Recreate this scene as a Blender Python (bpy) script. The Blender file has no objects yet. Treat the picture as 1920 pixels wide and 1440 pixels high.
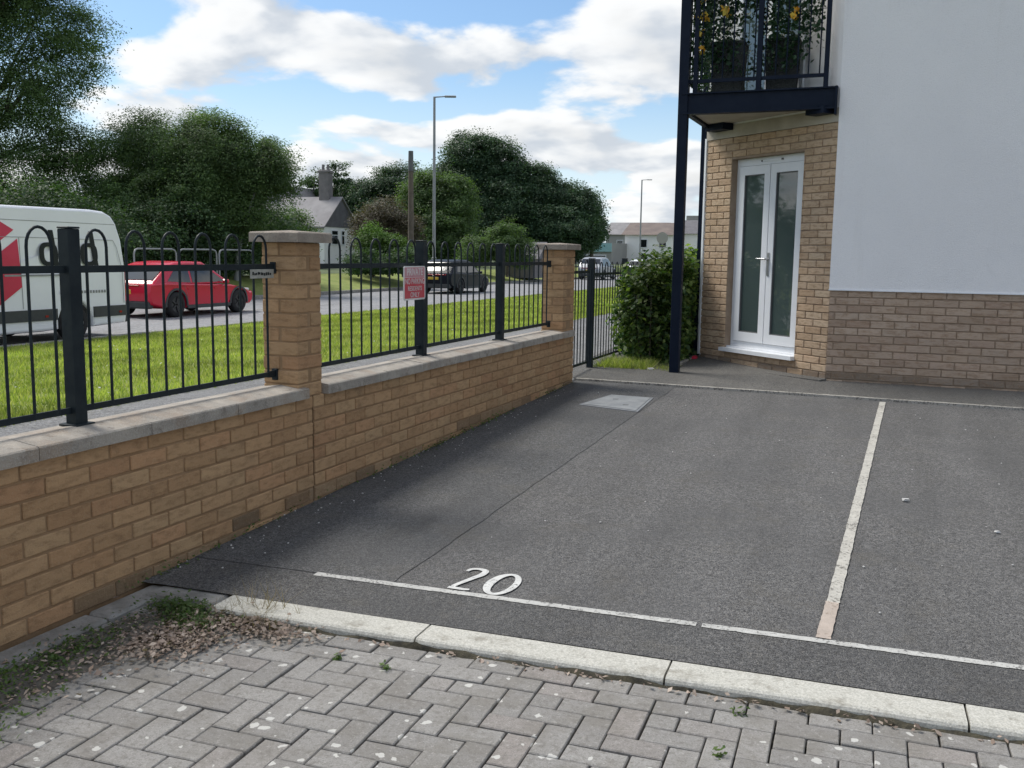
import bpy, bmesh, math, random
import numpy as np
from mathutils import Vector, Matrix
random.seed(7)
rng = np.random.default_rng(11)
S = bpy.context.scene
COL = S.collection
R = math.radians

# ------------------------------------------------------------------ camera
YAW, PITCH, ROLL = R(21.58), R(7.62), R(0.755)
CAMZ = 1.45
fw = Vector((-math.sin(YAW)*math.cos(PITCH), math.cos(YAW)*math.cos(PITCH), -math.sin(PITCH)))
ri0 = Vector((math.cos(YAW), math.sin(YAW), 0)); up0 = ri0.cross(fw)
ri = math.cos(ROLL)*ri0 + math.sin(ROLL)*up0
up = -math.sin(ROLL)*ri0 + math.cos(ROLL)*up0
cam = bpy.data.cameras.new('camera'); cam_o = bpy.data.objects.new('camera', cam); COL.objects.link(cam_o)
cam.sensor_width = 36; cam.lens = 1823/1920*36; cam.clip_end = 3000; cam.clip_start = .05
cam_o.matrix_world = Matrix(((ri.x, up.x, -fw.x, 0), (ri.y, up.y, -fw.y, 0), (ri.z, up.z, -fw.z, CAMZ), (0, 0, 0, 1)))
S.camera = cam_o

# ------------------------------------------------------------------ light, sky, exposure
SUN_EL = R(55); SUN_H = Vector((-.985, .17, 0)).normalized()
sun_dir = Vector((SUN_H.x*math.cos(SUN_EL), SUN_H.y*math.cos(SUN_EL), math.sin(SUN_EL)))
sl = bpy.data.lights.new('sun', 'SUN'); sl.energy = 2.4; sl.angle = R(22); sl.color = (1, .955, .88)
so = bpy.data.objects.new('sun', sl); COL.objects.link(so)
so.rotation_euler = (-sun_dir).to_track_quat('-Z', 'Y').to_euler(); so.location = (-20, 5, 30)
W = bpy.data.worlds.new('World'); S.world = W; W.use_nodes = True
nt = W.node_tree; nt.nodes.clear()
def N(t, ty, **kw):
    n = t.nodes.new(ty)
    for k, v in kw.items():
        if k.startswith('i_'): n.inputs[k[2:].replace('_', ' ')].default_value = v
        elif k[0] == 'n' and k[1:].isdigit(): n.inputs[int(k[1:])].default_value = v
        else: setattr(n, k, v)
    return n
def math_n(t, op, a, b=None, c=None):
    n = t.nodes.new('ShaderNodeMath'); n.operation = op
    for i, v in enumerate((a, b, c)):
        if v is None: continue
        if isinstance(v, (int, float)): n.inputs[i].default_value = v
        else: t.links.new(v, n.inputs[i])
    return n.outputs[0]
def ramp(t, fac, a, b, x0=0., x1=1., smooth=True):
    n = t.nodes.new('ShaderNodeMapRange'); n.interpolation_type = 'SMOOTHSTEP' if smooth else 'LINEAR'
    t.links.new(fac, n.inputs[0])
    for i, v in enumerate((x0, x1, a, b)): n.inputs[i+1].default_value = v
    return n.outputs[0]
def mixc(t, fac, a, b, mode='MIX'):
    n = t.nodes.new('ShaderNodeMix'); n.data_type = 'RGBA'; n.blend_type = mode
    for sock, v in ((n.inputs[0], fac), (n.inputs[6], a), (n.inputs[7], b)):
        if isinstance(v, (int, float)): sock.default_value = v
        elif isinstance(v, tuple): sock.default_value = (*v, 1) if len(v) == 3 else v
        else: t.links.new(v, sock)
    return n.outputs[2]
sky = N(nt, 'ShaderNodeTexSky', sky_type='NISHITA', sun_disc=False, sun_elevation=SUN_EL,
        sun_rotation=math.atan2(SUN_H.x, SUN_H.y), altitude=30, air_density=1.0, dust_density=1.2, ozone_density=1.6)
tc = N(nt, 'ShaderNodeTexCoord')
sep = N(nt, 'ShaderNodeSeparateXYZ'); nt.links.new(tc.outputs['Generated'], sep.inputs[0])
zc = math_n(nt, 'ADD', math_n(nt, 'MAXIMUM', sep.outputs[2], 0.), .26)
px_, py_ = math_n(nt, 'DIVIDE', sep.outputs[0], zc), math_n(nt, 'DIVIDE', sep.outputs[1], zc)
CLOUD_OFF = (4.84, 9.02)
def cloud_noise(dx, dy, scale, detail, rough, dist, zz=0.):
    cb = N(nt, 'ShaderNodeCombineXYZ', n2=zz)
    nt.links.new(math_n(nt, 'ADD', px_, CLOUD_OFF[0]+dx), cb.inputs[0]); nt.links.new(math_n(nt, 'ADD', py_, CLOUD_OFF[1]+dy), cb.inputs[1])
    n = N(nt, 'ShaderNodeTexNoise', i_Scale=scale, i_Detail=detail, i_Roughness=rough, i_Distortion=dist)
    nt.links.new(cb.outputs[0], n.inputs['Vector']); return n.outputs['Fac']
CS = 2.3
n1 = cloud_noise(0, 0, CS, 8, .50, .15)
n2 = cloud_noise(SUN_H.x*.07+.02, SUN_H.y*.07-.07, CS, 4, .45, .15)
n3 = cloud_noise(5, 5, 3.2, 6, .6, .3)
mask = ramp(nt, math_n(nt, 'ADD', n1, math_n(nt, 'MULTIPLY', math_n(nt, 'SUBTRACT', n3, .5), .10)), 0, 1, .455, .525)
lit = ramp(nt, math_n(nt, 'ADD', math_n(nt, 'SUBTRACT', n1, n2), math_n(nt, 'MULTIPLY', math_n(nt, 'SUBTRACT', n3, .5), .16)), 0, 1, -.09, .07)
thick = ramp(nt, n1, 1, .80, .56, .74)
ccol = mixc(nt, lit, (4.15, 4.5, 4.95), (6.7, 6.75, 6.75))
ccol = mixc(nt, 1.0, ccol, thick, 'MULTIPLY')
hz = ramp(nt, math_n(nt, 'ABSOLUTE', sep.outputs[2]), .75, 0, .0, .20)
skyc = mixc(nt, 1.0, sky.outputs[0], (.78, .92, 1.02), 'MULTIPLY')
base = mixc(nt, hz, skyc, (6.2, 7.0, 7.6))
out = mixc(nt, math_n(nt, 'MULTIPLY', mask, .97), base, ccol)
bg = N(nt, 'ShaderNodeBackground', i_Strength=.1); nt.links.new(out, bg.inputs[0])
wo = N(nt, 'ShaderNodeOutputWorld'); nt.links.new(bg.outputs[0], wo.inputs[0])
S.view_settings.view_transform = 'Standard'; S.view_settings.look = 'None'
S.view_settings.exposure = 0.60; S.view_settings.gamma = 1; S.view_settings.use_curve_mapping = False
S.render.engine = 'CYCLES'; S.cycles.use_denoising = True; S.cycles.max_bounces = 6; S.cycles.diffuse_bounces = 3
S.cycles.transparent_max_bounces = 6; S.cycles.caustics_reflective = False; S.cycles.caustics_refractive = False

# ------------------------------------------------------------------ mesh helpers
ORG = {}
class MB:
    def __init__(s): s.v = []; s.f = []
    def add(s, v, f):
        o = len(s.v); s.v += [tuple(p) for p in v]; s.f += [tuple(i+o for i in q) for q in f]; return s
    def box(s, c, d, rz=0., b=0.):
        hx, hy, hz_ = d[0]/2, d[1]/2, d[2]/2; cs, sn = math.cos(rz), math.sin(rz)
        if b <= 0:
            v = [(x, y, z) for x in (-hx, hx) for y in (-hy, hy) for z in (-hz_, hz_)]
            f = [(0, 1, 3, 2), (4, 6, 7, 5), (0, 4, 5, 1), (2, 3, 7, 6), (0, 2, 6, 4), (1, 5, 7, 3)]
        else:
            v = []; idx = {}
            for sx in (-1, 1):
                for sy in (-1, 1):
                    for sz in (-1, 1):
                        for ax in range(3):
                            p = [sx*(hx-b), sy*(hy-b), sz*(hz_-b)]; p[ax] = (sx*hx, sy*hy, sz*hz_)[ax]
                            idx[(sx, sy, sz, ax)] = len(v); v.append(tuple(p))
            f = []
            for sg in (-1, 1):
                for ax in range(3):
                    o1, o2 = (ax+1) % 3, (ax+2) % 3; q = []
                    for a, bb in ((-1, -1), (1, -1), (1, 1), (-1, 1)):
                        k = [0, 0, 0]; k[ax] = sg; k[o1] = a; k[o2] = bb; q.append(idx[(*k, ax)])
                    f.append(tuple(q) if sg > 0 else tuple(q[::-1]))
            for ax in range(3):
                o1, o2 = (ax+1) % 3, (ax+2) % 3
                for a in (-1, 1):
                    for bb in (-1, 1):
                        k0 = [0, 0, 0]; k0[o1] = a; k0[o2] = bb; k1 = list(k0); k0[ax] = -1; k1[ax] = 1
                        q = (idx[(*k0, o1)], idx[(*k1, o1)], idx[(*k1, o2)], idx[(*k0, o2)])
                        f.append(q if a*bb < 0 else q[::-1])
            for sx in (-1, 1):
                for sy in (-1, 1):
                    for sz in (-1, 1):
                        q = tuple(idx[(sx, sy, sz, a)] for a in range(3)); f.append(q if sx*sy*sz > 0 else q[::-1])
        return s.add([(c[0]+x*cs-y*sn, c[1]+x*sn+y*cs, c[2]+z) for x, y, z in v], f)
    def tube(s, pts, r, n=8, cap=True):
        pts = [Vector(p) for p in pts]; rr = r if isinstance(r, (list, tuple)) else [r]*len(pts)
        v = []; f = []; ref = None
        for i, p in enumerate(pts):
            t = (pts[min(i+1, len(pts)-1)] - pts[max(i-1, 0)]).normalized()
            if ref is None:
                ref = Vector((0, 0, 1)) if abs(t.z) < .9 else Vector((1, 0, 0))
            a = (ref - t*ref.dot(t)).normalized(); ref = a; b = t.cross(a)
            for k in range(n):
                an = 2*math.pi*k/n; v.append(p + (a*math.cos(an)+b*math.sin(an))*rr[i])
        for i in range(len(pts)-1):
            for k in range(n):
                k2 = (k+1) % n; f.append((i*n+k, i*n+k2, (i+1)*n+k2, (i+1)*n+k))
        if cap: f.append(tuple(range(n-1, -1, -1))); f.append(tuple(range((len(pts)-1)*n, len(pts)*n)))
        return s.add(v, f)
    def prism(s, poly, vec):
        """polygon (3-D points) extruded by vec"""
        n = len(poly); v = [Vector(p) for p in poly]; vec = Vector(vec); v += [p+vec for p in v]
        nn = Vector((0, 0, 0))
        for i in range(n): nn += v[i].cross(v[(i+1) % n])
        f = [tuple(range(n)), tuple(range(2*n-1, n-1, -1))] + [(i, i+n, (i+1) % n+n, (i+1) % n) for i in range(n)]
        if nn.dot(vec) > 0: f = [q[::-1] for q in f]
        return s.add(v, f)
    def lathe(s, prof, n=20, axis='z', c=(0, 0, 0)):
        v = []; f = []; m = len(prof)
        for k in range(n):
            a = 2*math.pi*k/n
            for r_, h in prof:
                p = (r_*math.cos(a), r_*math.sin(a), h)
                if axis == 'y': p = (p[0], p[2], p[1])
                v.append((p[0]+c[0], p[1]+c[1], p[2]+c[2]))
        for k in range(n):
            k2 = (k+1) % n
            for j in range(m-1):
                q = (k*m+j, k2*m+j, k2*m+j+1, k*m+j+1); f.append(q if axis == 'z' else q[::-1])
        return s.add(v, f)
def meshdata(name, mb, mat, smooth=False):
    me = bpy.data.meshes.new(name); me.from_pydata(mb.v, [], mb.f)
    if mat: me.materials.append(mat)
    if smooth: me.polygons.foreach_set('use_smooth', [True]*len(me.polygons))
    me.update(); return me
def auto_smooth(me, ang=40):
    bm = bmesh.new(); bm.from_mesh(me)
    for f in bm.faces: f.smooth = True
    for e in bm.edges:
        if len(e.link_faces) == 2 and e.calc_face_angle(0) > R(ang): e.smooth = False
    bm.to_mesh(me); bm.free(); me.update()
def origin(p): return ORG.get(p.name, Vector((0, 0, 0))) if p else Vector((0, 0, 0))
def link(o, parent=None, loc=(0, 0, 0), rz=0., local=False):
    """loc in world metres unless local"""
    COL.objects.link(o); loc = Vector(loc)
    if parent: o.parent = parent; o.location = loc if local else loc - origin(parent)
    else: o.location = loc
    o.rotation_euler = (0, 0, rz); ORG[o.name] = loc if not local else origin(parent)+loc
    return o
def tag(o, label=None, cat=None, group=None, kind=None):
    if label: o['label'] = label
    if cat: o['category'] = cat
    if group: o['group'] = group
    if kind: o['kind'] = kind
    return o
def thing(name, label, cat, loc, rz=0., group=None):
    o = bpy.data.objects.new(name, None); o.empty_display_size = .2
    link(o, None, loc, rz); return tag(o, label, cat, group)
def part(name, mb, mat, parent, smooth=0, local=False):
    """mesh in world coordinates (or in the parent's own frame if local) hung under its thing"""
    if not local and parent is not None:
        g = origin(parent); mb.v = [(p[0]-g.x, p[1]-g.y, p[2]-g.z) for p in mb.v]
    me = meshdata(name, mb, mat)
    if smooth: auto_smooth(me, smooth)
    o = bpy.data.objects.new(name, me); COL.objects.link(o)
    if parent: o.parent = parent; ORG[o.name] = origin(parent)
    else: ORG[o.name] = Vector((0, 0, 0))
    return o
def solo(name, mb, mat, label, cat, base, smooth=0, group=None):
    """a thing that is one mesh, origin at its base"""
    mb.v = [(p[0]-base[0], p[1]-base[1], p[2]-base[2]) for p in mb.v]
    me = meshdata(name, mb, mat)
    if smooth: auto_smooth(me, smooth)
    o = bpy.data.objects.new(name, me); link(o, None, base); return tag(o, label, cat, group)
def struct(name, mb, mat, smooth=0, kind='structure'):
    o = part(name, mb, mat, None, smooth); o['kind'] = kind; return o
def copy_tree(o, parent=None):
    c = o.copy(); COL.objects.link(c); c.parent = parent; ORG[c.name] = ORG.get(o.name, Vector((0, 0, 0)))
    for ch in list(o.children): copy_tree(ch, c)
    return c
def fastmesh(name, V, k, mat):
    """V: (n*k,3) vertices, n faces of k corners"""
    n = len(V)//k; me = bpy.data.meshes.new(name)
    me.vertices.add(len(V)); me.vertices.foreach_set('co', np.asarray(V, np.float32).ravel())
    me.loops.add(n*k); me.loops.foreach_set('vertex_index', np.arange(n*k, dtype=np.int32))
    me.polygons.add(n); me.polygons.foreach_set('loop_start', np.arange(0, n*k, k, dtype=np.int32))
    me.update(calc_edges=True); me.materials.append(mat); return me

# ------------------------------------------------------------------ materials
def newmat(name):
    m = bpy.data.materials.new(name); m.use_nodes = True; t = m.node_tree
    return m, t, t.nodes['Principled BSDF']
def noise(t, vec, scale, detail=4, rough=.55, dist=0.):
    n = N(t, 'ShaderNodeTexNoise', i_Scale=scale, i_Detail=detail, i_Roughness=rough, i_Distortion=dist)
    t.links.new(vec, n.inputs['Vector']); return n.outputs['Fac']
def pos(t): return N(t, 'ShaderNodeNewGeometry').outputs['Position']
def bumpn(t, b, h, dist, strength=1.):
    n = N(t, 'ShaderNodeBump', i_Strength=strength, i_Distance=dist); t.links.new(h, n.inputs['Height'])
    t.links.new(n.outputs[0], b.inputs['Normal'])
def mat(name, col, rough=.6, col2=None, var=.25, vs=4., bump=0., bs=60., objr=0., metal=0., spec=.5, rvar=0.):
    m, t, b = newmat(name); p = pos(t)
    c2 = col2 or tuple(c*(1-var) for c in col)
    f = ramp(t, noise(t, p, vs, 6, .6), 0, 1, .3, .7)
    c = mixc(t, f, col, c2)
    if objr:
        oi = N(t, 'ShaderNodeObjectInfo'); k = ramp(t, oi.outputs['Random'], 1-objr, 1+objr, smooth=False)
        c = mixc(t, 1., c, k, 'MULTIPLY')
    t.links.new(c, b.inputs['Base Color'])
    b.inputs['Roughness'].default_value = rough; b.inputs['Metallic'].default_value = metal; b.inputs['Specular IOR Level'].default_value = spec
    if rvar: t.links.new(ramp(t, noise(t, p, vs*3, 4), rough-rvar, rough+rvar, .3, .7), b.inputs['Roughness'])
    if bump: bumpn(t, b, noise(t, p, bs, 5, .6), bump)
    return m
def brick_mat(name, cols, objr=.09, moss=True):
    m, t, b = newmat(name); p = pos(t); oi = N(t, 'ShaderNodeObjectInfo'); rnd = oi.outputs['Random']
    rmp = N(t, 'ShaderNodeValToRGB'); el = rmp.color_ramp.elements
    while len(el) < len(cols): el.new(.5)
    for i, c in enumerate(cols): el[i].position = i/(len(cols)-1); el[i].color = (*c, 1)
    t.links.new(rnd, rmp.inputs[0]); c = rmp.outputs[0]
    # creased, smeary wire-cut face: darker middle with paler rim, fine grain
    st = N(t, 'ShaderNodeMapping'); st.inputs['Scale'].default_value = (1, 1, 3.2); t.links.new(p, st.inputs['Vector'])
    c = mixc(t, ramp(t, noise(t, st.outputs[0], 14, 5, .65), 0, .55, .42, .72), c, (.20, .115, .060))
    c = mixc(t, ramp(t, noise(t, p, 90, 3, .6), 0, .35, .5, .75), c, (.50, .36, .22))
    k = ramp(t, math_n(t, 'FRACT', math_n(t, 'MULTIPLY', rnd, 7.31)), 1-objr, 1+objr, smooth=False)
    c = mixc(t, 1., c, k, 'MULTIPLY')
    if moss:   # soot and algae patches with their own outline
        c = mixc(t, ramp(t, noise(t, p, 2.3, 5, .62), 0, .30, .58, .72), c, (.15, .11, .075))
    t.links.new(c, b.inputs['Base Color']); b.inputs['Roughness'].default_value = .88; b.inputs['Specular IOR Level'].default_value = .25
    bumpn(t, b, noise(t, p, 110, 5, .7), .004); return m
BUFF = [(.44, .272, .145), (.47, .30, .165), (.41, .245, .13), (.48, .315, .175), (.45, .282, .152), (.45, .258, .14)]
M_brick = brick_mat('buff_brick', BUFF)
M_brick_sunlit = brick_mat('sunlit_pale_buff_brick', [(.50, .36, .24), (.55, .41, .285), (.47, .33, .215), (.57, .44, .31), (.52, .37, .25)], .10, False)  # splayed wall: sunlight painted into the brick colour as a paler tone
M_brick_shaded = brick_mat('shaded_pinkish_buff_brick', [(.40, .30, .225), (.45, .345, .265), (.37, .27, .205), (.47, .37, .29), (.42, .31, .24)], .09, False)  # right-hand wall: its shade painted in as a greyer, darker brick colour
M_brick_wet = brick_mat('stained_buff_brick', [(.20, .14, .09), (.29, .20, .12), (.25, .165, .10), (.33, .22, .13)], .18)
M_brick_grey = brick_mat('stained_plinth_brick', [(.20, .165, .135), (.27, .215, .165), (.23, .18, .14), (.31, .25, .2)], .15)
M_mortar = mat('brown_mortar', (.27, .17, .09), .95, (.34, .22, .125), vs=6, bump=.003, bs=150)
M_mortar_h = mat('grey_mortar', (.28, .205, .145), .95, (.35, .27, .20), vs=8, bump=.003, bs=150)
M_render = mat('white_render', (.90, .895, .90), .92, (.865, .86, .868), vs=.9, bump=.0035, bs=230)
def render_mat():
    m, t, b = newmat('white_wall_render'); p = pos(t)
    st = N(t, 'ShaderNodeMapping'); st.inputs['Scale'].default_value = (2.2, 2.2, .16); t.links.new(p, st.inputs['Vector'])
    c = mixc(t, ramp(t, noise(t, p, .9, 5), 0, 1, .3, .7), (.91, .905, .91), (.865, .86, .868))
    c = mixc(t, ramp(t, noise(t, st.outputs[0], 2.2, 5, .6), 0, .45, .54, .74), c, (.74, .73, .72))
    c = mixc(t, ramp(t, noise(t, p, 120, 3, .7), 0, .5, .52, .7), c, (.76, .755, .765))
    t.links.new(c, b.inputs['Base Color']); b.inputs['Roughness'].default_value = .93
    bumpn(t, b, noise(t, p, 150, 4, .7), .007); return m
M_render = render_mat()
M_band = mat('cream_soffit', (.50, .46, .39), .85, (.38, .34, .28), vs=3)
def coping_mat():
    m, t, b = newmat('weathered_concrete_coping'); p = pos(t)
    c = mixc(t, ramp(t, noise(t, p, 5, 6, .65), 0, 1, .35, .65), (.30, .27, .235), (.43, .385, .33))
    c = mixc(t, ramp(t, noise(t, p, 13, 6, .7), 0, .8, .52, .66), c, (.22, .19, .16))
    c = mixc(t, ramp(t, noise(t, p, 3.2, 5, .6, .6), 0, .55, .50, .66), c, (.33, .25, .185))
    c = mixc(t, ramp(t, noise(t, p, 160, 3), 0, .5, .5, .7), c, (.50, .49, .45))
    t.links.new(c, b.inputs['Base Color']); b.inputs['Roughness'].default_value = .93
    bumpn(t, b, noise(t, p, 70, 6, .7), .008); return m
M_coping = coping_mat()
def kerb_mat():
    m, t, b = newmat('granite_aggregate_kerb'); p = pos(t)
    v = N(t, 'ShaderNodeTexVoronoi', i_Scale=210.); t.links.new(p, v.inputs['Vector'])
    s = N(t, 'ShaderNodeSeparateColor'); t.links.new(v.outputs['Color'], s.inputs[0])
    c = mixc(t, s.outputs[0], (.40, .39, .345), (.60, .585, .53))
    c = mixc(t, ramp(t, noise(t, p, 7, 6, .7), 0, .75, .52, .7), c, (.24, .22, .18))
    c = mixc(t, ramp(t, noise(t, p, 38, 4, .6), 0, .5, .58, .72), c, (.20, .185, .15))
    t.links.new(c, b.inputs['Base Color']); b.inputs['Roughness'].default_value = .9
    bumpn(t, b, noise(t, p, 200, 4, .7), .003); return m
M_kerb = kerb_mat()
M_kerb_dirty = mat('dirty_concrete_kerb', (.32, .31, .29), .95, (.19, .18, .16), vs=9, bump=.006, bs=60)
def tarmac_mat(name, lo, hi, stain, sc=230., patch=.5):
    m, t, b = newmat(name); p = pos(t)
    v = N(t, 'ShaderNodeTexVoronoi', i_Scale=sc); t.links.new(p, v.inputs['Vector'])
    s = N(t, 'ShaderNodeSeparateColor'); t.links.new(v.outputs['Color'], s.inputs[0])
    c = mixc(t, ramp(t, s.outputs[0], 0, 1, .0, 1., False), lo, hi)
    c = mixc(t, ramp(t, s.outputs[1], 0, .75, .90, .97), c, (.24, .225, .20))
    v2 = N(t, 'ShaderNodeTexVoronoi', i_Scale=sc*.3); t.links.new(p, v2.inputs['Vector'])
    s2 = N(t, 'ShaderNodeSeparateColor'); t.links.new(v2.outputs['Color'], s2.inputs[0])
    c = mixc(t, 1., c, ramp(t, s2.outputs[2], .72, 1.22, smooth=False), 'MULTIPLY')
    c = mixc(t, ramp(t, noise(t, p, .8, 6, .6, .4), 0, patch, .42, .66), c, stain)
    c = mixc(t, ramp(t, noise(t, p, 3.3, 7, .7), 0, .30, .50, .72), c, (.135, .122, .10))
    st = N(t, 'ShaderNodeMapping'); st.inputs['Scale'].default_value = (2.6, .35, 1); t.links.new(p, st.inputs['Vector'])
    c = mixc(t, 1., c, ramp(t, noise(t, st.outputs[0], 1.3, 4, .6), .90, 1.08, .32, .68), 'MULTIPLY')
    c = mixc(t, ramp(t, noise(t, p, 1.9, 3, .5), 0, .22, .66, .74), c, (.03, .03, .031))
    t.links.new(c, b.inputs['Base Color']); b.inputs['Roughness'].default_value = .82; b.inputs['Specular IOR Level'].default_value = .35
    inv = math_n(t, 'SUBTRACT', 1., v.outputs['Distance']); bumpn(t, b, math_n(t, 'ADD', inv, math_n(t, 'MULTIPLY', noise(t, p, 45, 4, .7), 1.5)), .0035); return m
M_tarmac = tarmac_mat('worn_tarmac', (.046, .046, .048), (.20, .195, .19), (.095, .094, .094))
M_tarmac_patch = tarmac_mat('patched_tarmac', (.042, .043, .045), (.185, .184, .182), (.085, .085, .087), 250)
M_tarmac_dark = tarmac_mat('dark_tarmac_strip', (.034, .034, .036), (.165, .162, .158), (.072, .072, .072))
M_path = tarmac_mat('footway_tarmac', (.10, .10, .105), (.26, .26, .26), (.19, .19, .195), 120)
M_pave = tarmac_mat('pavement_tarmac', (.065, .063, .06), (.19, .184, .172), (.105, .102, .096), 230)
M_road = tarmac_mat('road_asphalt', (.20, .20, .205), (.32, .32, .33), (.27, .27, .28), 60)
def paint_mat(name, col, under, wear):
    m, t, b = newmat(name); p = pos(t)
    w = ramp(t, math_n(t, 'ADD', noise(t, p, 55, 5, .75), math_n(t, 'MULTIPLY', noise(t, p, 6, 3), .35)), 0, 1, wear, wear+.10)
    c = mixc(t, ramp(t, noise(t, p, 20, 4), 0, 1, .3, .7), col, tuple(x*.82 for x in col)); c = mixc(t, w, c, under)
    t.links.new(c, b.inputs['Base Color']); b.inputs['Roughness'].default_value = .75; bumpn(t, b, noise(t, p, 180, 4), .002); return m
M_line = paint_mat('worn_white_paint', (.50, .495, .47), (.12, .115, .11), .70)
M_line2 = paint_mat('yellowed_white_paint', (.50, .48, .43), (.14, .13, .115), .71)
M_linepink = paint_mat('pinkish_paint', (.46, .39, .335), (.22, .17, .13), .76)
M_number = paint_mat('fresh_white_paint', (.62, .62, .60), (.17, .17, .165), .74)
M_edging = paint_mat('concrete_edging', (.40, .38, .34), (.14, .13, .115), .66)
def paver_mat():
    m, t, b = newmat('grey_block_paver'); p = pos(t); oi = N(t, 'ShaderNodeObjectInfo'); rnd = oi.outputs['Random']
    c = mixc(t, rnd, (.245, .235, .222), (.325, .313, .296))
    c = mixc(t, ramp(t, math_n(t, 'FRACT', math_n(t, 'MULTIPLY', rnd, 5.7)), 0, .65, .66, 1.), c, (.30, .262, .24))
    c = mixc(t, ramp(t, noise(t, p, 190, 4, .7), 0, .65, .48, .70), c, (.11, .10, .092))
    c = mixc(t, ramp(t, noise(t, p, 240, 3, .6), 0, .4, .55, .7), c, (.52, .50, .475))
    c = mixc(t, ramp(t, noise(t, p, 4.5, 5, .65), 0, .6, .45, .66), c, (.20, .185, .162))
    c = mixc(t, ramp(t, noise(t, p, 45, 5, .75), 0, .65, .48, .66), c, (.165, .152, .135))
    c = mixc(t, ramp(t, noise(t, p, 60, 4, .7), 0, .45, .54, .70), c, (.43, .415, .39))
    v = N(t, 'ShaderNodeTexVoronoi', i_Scale=17.); v.inputs['Randomness'].default_value = 1
    dn = N(t, 'ShaderNodeTexNoise', i_Scale=34., i_Detail=3.); t.links.new(p, dn.inputs['Vector'])
    dv = N(t, 'ShaderNodeVectorMath', operation='MULTIPLY_ADD'); t.links.new(dn.outputs['Color'], dv.inputs[0]); dv.inputs[1].default_value = (.035, .035, .035); t.links.new(p, dv.inputs[2])
    t.links.new(dv.outputs[0], v.inputs['Vector'])
    s = N(t, 'ShaderNodeSeparateColor'); t.links.new(v.outputs['Color'], s.inputs[0])
    rad = math_n(t, 'MULTIPLY', math_n(t, 'MAXIMUM', math_n(t, 'SUBTRACT', s.outputs[1], .30), 0.), .40)
    spot = math_n(t, 'LESS_THAN', v.outputs['Distance'], rad)
    c = mixc(t, math_n(t, 'MULTIPLY', spot, .72), c, (.66, .65, .61))      # pale lichen spots
    t.links.new(c, b.inputs['Base Color']); b.inputs['Roughness'].default_value = .92
    bumpn(t, b, noise(t, p, 170, 5, .75), .004); return m
M_paver = paver_mat()
M_joint = mat('dark_joint_sand', (.045, .04, .033), .97, (.085, .072, .055), vs=18, bump=.006, bs=120)
M_soil = mat('dark_soil', (.085, .075, .062), .97, (.17, .15, .125), vs=14, bump=.012, bs=70)
M_black = mat('navy_black_paint', (.006, .011, .024), .5, (.009, .015, .03), vs=6, rvar=.08, spec=.12)
M_fence = mat('dark_green_black_fence', (.011, .017, .022), .5, (.02, .028, .032), vs=9, rvar=.1, spec=.2)
M_upvc = mat('white_upvc', (.80, .82, .85), .32, (.74, .76, .79), vs=3)
M_gasket = mat('grey_gasket', (.12, .125, .13), .6)
M_chrome = mat('brushed_handle', (.60, .60, .60), .3, metal=.9)
def glass_mat(name, col, rough=.03, spec=.9):
    m, t, b = newmat(name); b.inputs['Base Color'].default_value = (*col, 1); b.inputs['Roughness'].default_value = rough
    b.inputs['Specular IOR Level'].default_value = spec; b.inputs['IOR'].default_value = 1.55
    n = noise(t, pos(t), 1.4, 2); bumpn(t, b, n, .004, .2); return m
M_glass = glass_mat('dark_door_glass', (.060, .085, .083), .03, 1.0)
M_carglass = glass_mat('tinted_car_glass', (.012, .015, .018), .04, .8)
def leaf_mat(name, cols, trans=.3, rough=.55):
    m, t, b = newmat(name); g = N(t, 'ShaderNodeNewGeometry')
    rmp = N(t, 'ShaderNodeValToRGB'); el = rmp.color_ramp.elements
    while len(el) < len(cols): el.new(.5)
    for i, c in enumerate(cols): el[i].position = i/(len(cols)-1); el[i].color = (*c, 1)
    t.links.new(g.outputs['Random Per Island'], rmp.inputs[0])
    c = mixc(t, 1., rmp.outputs[0], ramp(t, noise(t, g.outputs['Position'], .9, 5), .62, 1.34, .3, .7), 'MULTIPLY')
    t.links.new(c, b.inputs['Base Color']); b.inputs['Roughness'].default_value = rough; b.inputs['Specular IOR Level'].default_value = .3
    tr = N(t, 'ShaderNodeBsdfTranslucent'); t.links.new(mixc(t, 1., c, (1.5, 1.7, .7), 'MULTIPLY'), tr.inputs[0])
    mx = N(t, 'ShaderNodeMixShader', n0=trans); t.links.new(b.outputs[0], mx.inputs[1]); t.links.new(tr.outputs[0], mx.inputs[2])
    t.links.new(mx.outputs[0], t.nodes['Material Output'].inputs[0]); return m
M_leaf_dark = leaf_mat('dark_leaves', [(.034, .070, .034), (.052, .098, .040), (.078, .13, .046)], .32)
M_leaf_mid = leaf_mat('mid_green_leaves', [(.060, .105, .042), (.085, .14, .052), (.125, .185, .07)], .40)
M_leaf_far = leaf_mat('far_dark_leaves', [(.036, .074, .042), (.048, .092, .047), (.068, .115, .052)], .30)
M_leaf_bright = leaf_mat('bright_leaves', [(.06, .13, .025), (.09, .17, .03), (.12, .20, .04)], .3)
M_leaf_brown = leaf_mat('bronze_leaves', [(.085, .07, .05), (.11, .085, .055), (.07, .075, .045)], .25)
M_hedge = leaf_mat('hedge_leaves', [(.026, .062, .022), (.06, .115, .032), (.12, .18, .044), (.19, .25, .075)], .36, .45)
M_ivy = leaf_mat('ivy_leaves', [(.012, .035, .018), (.02, .05, .025), (.045, .085, .04)], .15, .4)
M_grass = leaf_mat('sunlit_grass', [(.15, .21, .05), (.25, .31, .065), (.34, .38, .11), (.43, .42, .20)], .40)
M_weed = leaf_mat('weed_leaves', [(.07, .12, .03), (.10, .15, .04), (.055, .10, .03)], .3)
M_litter = leaf_mat('dry_leaf_litter', [(.20, .145, .115), (.33, .25, .20), (.14, .10, .08), (.45, .37, .31), (.27, .20, .165)], .1)
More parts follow.
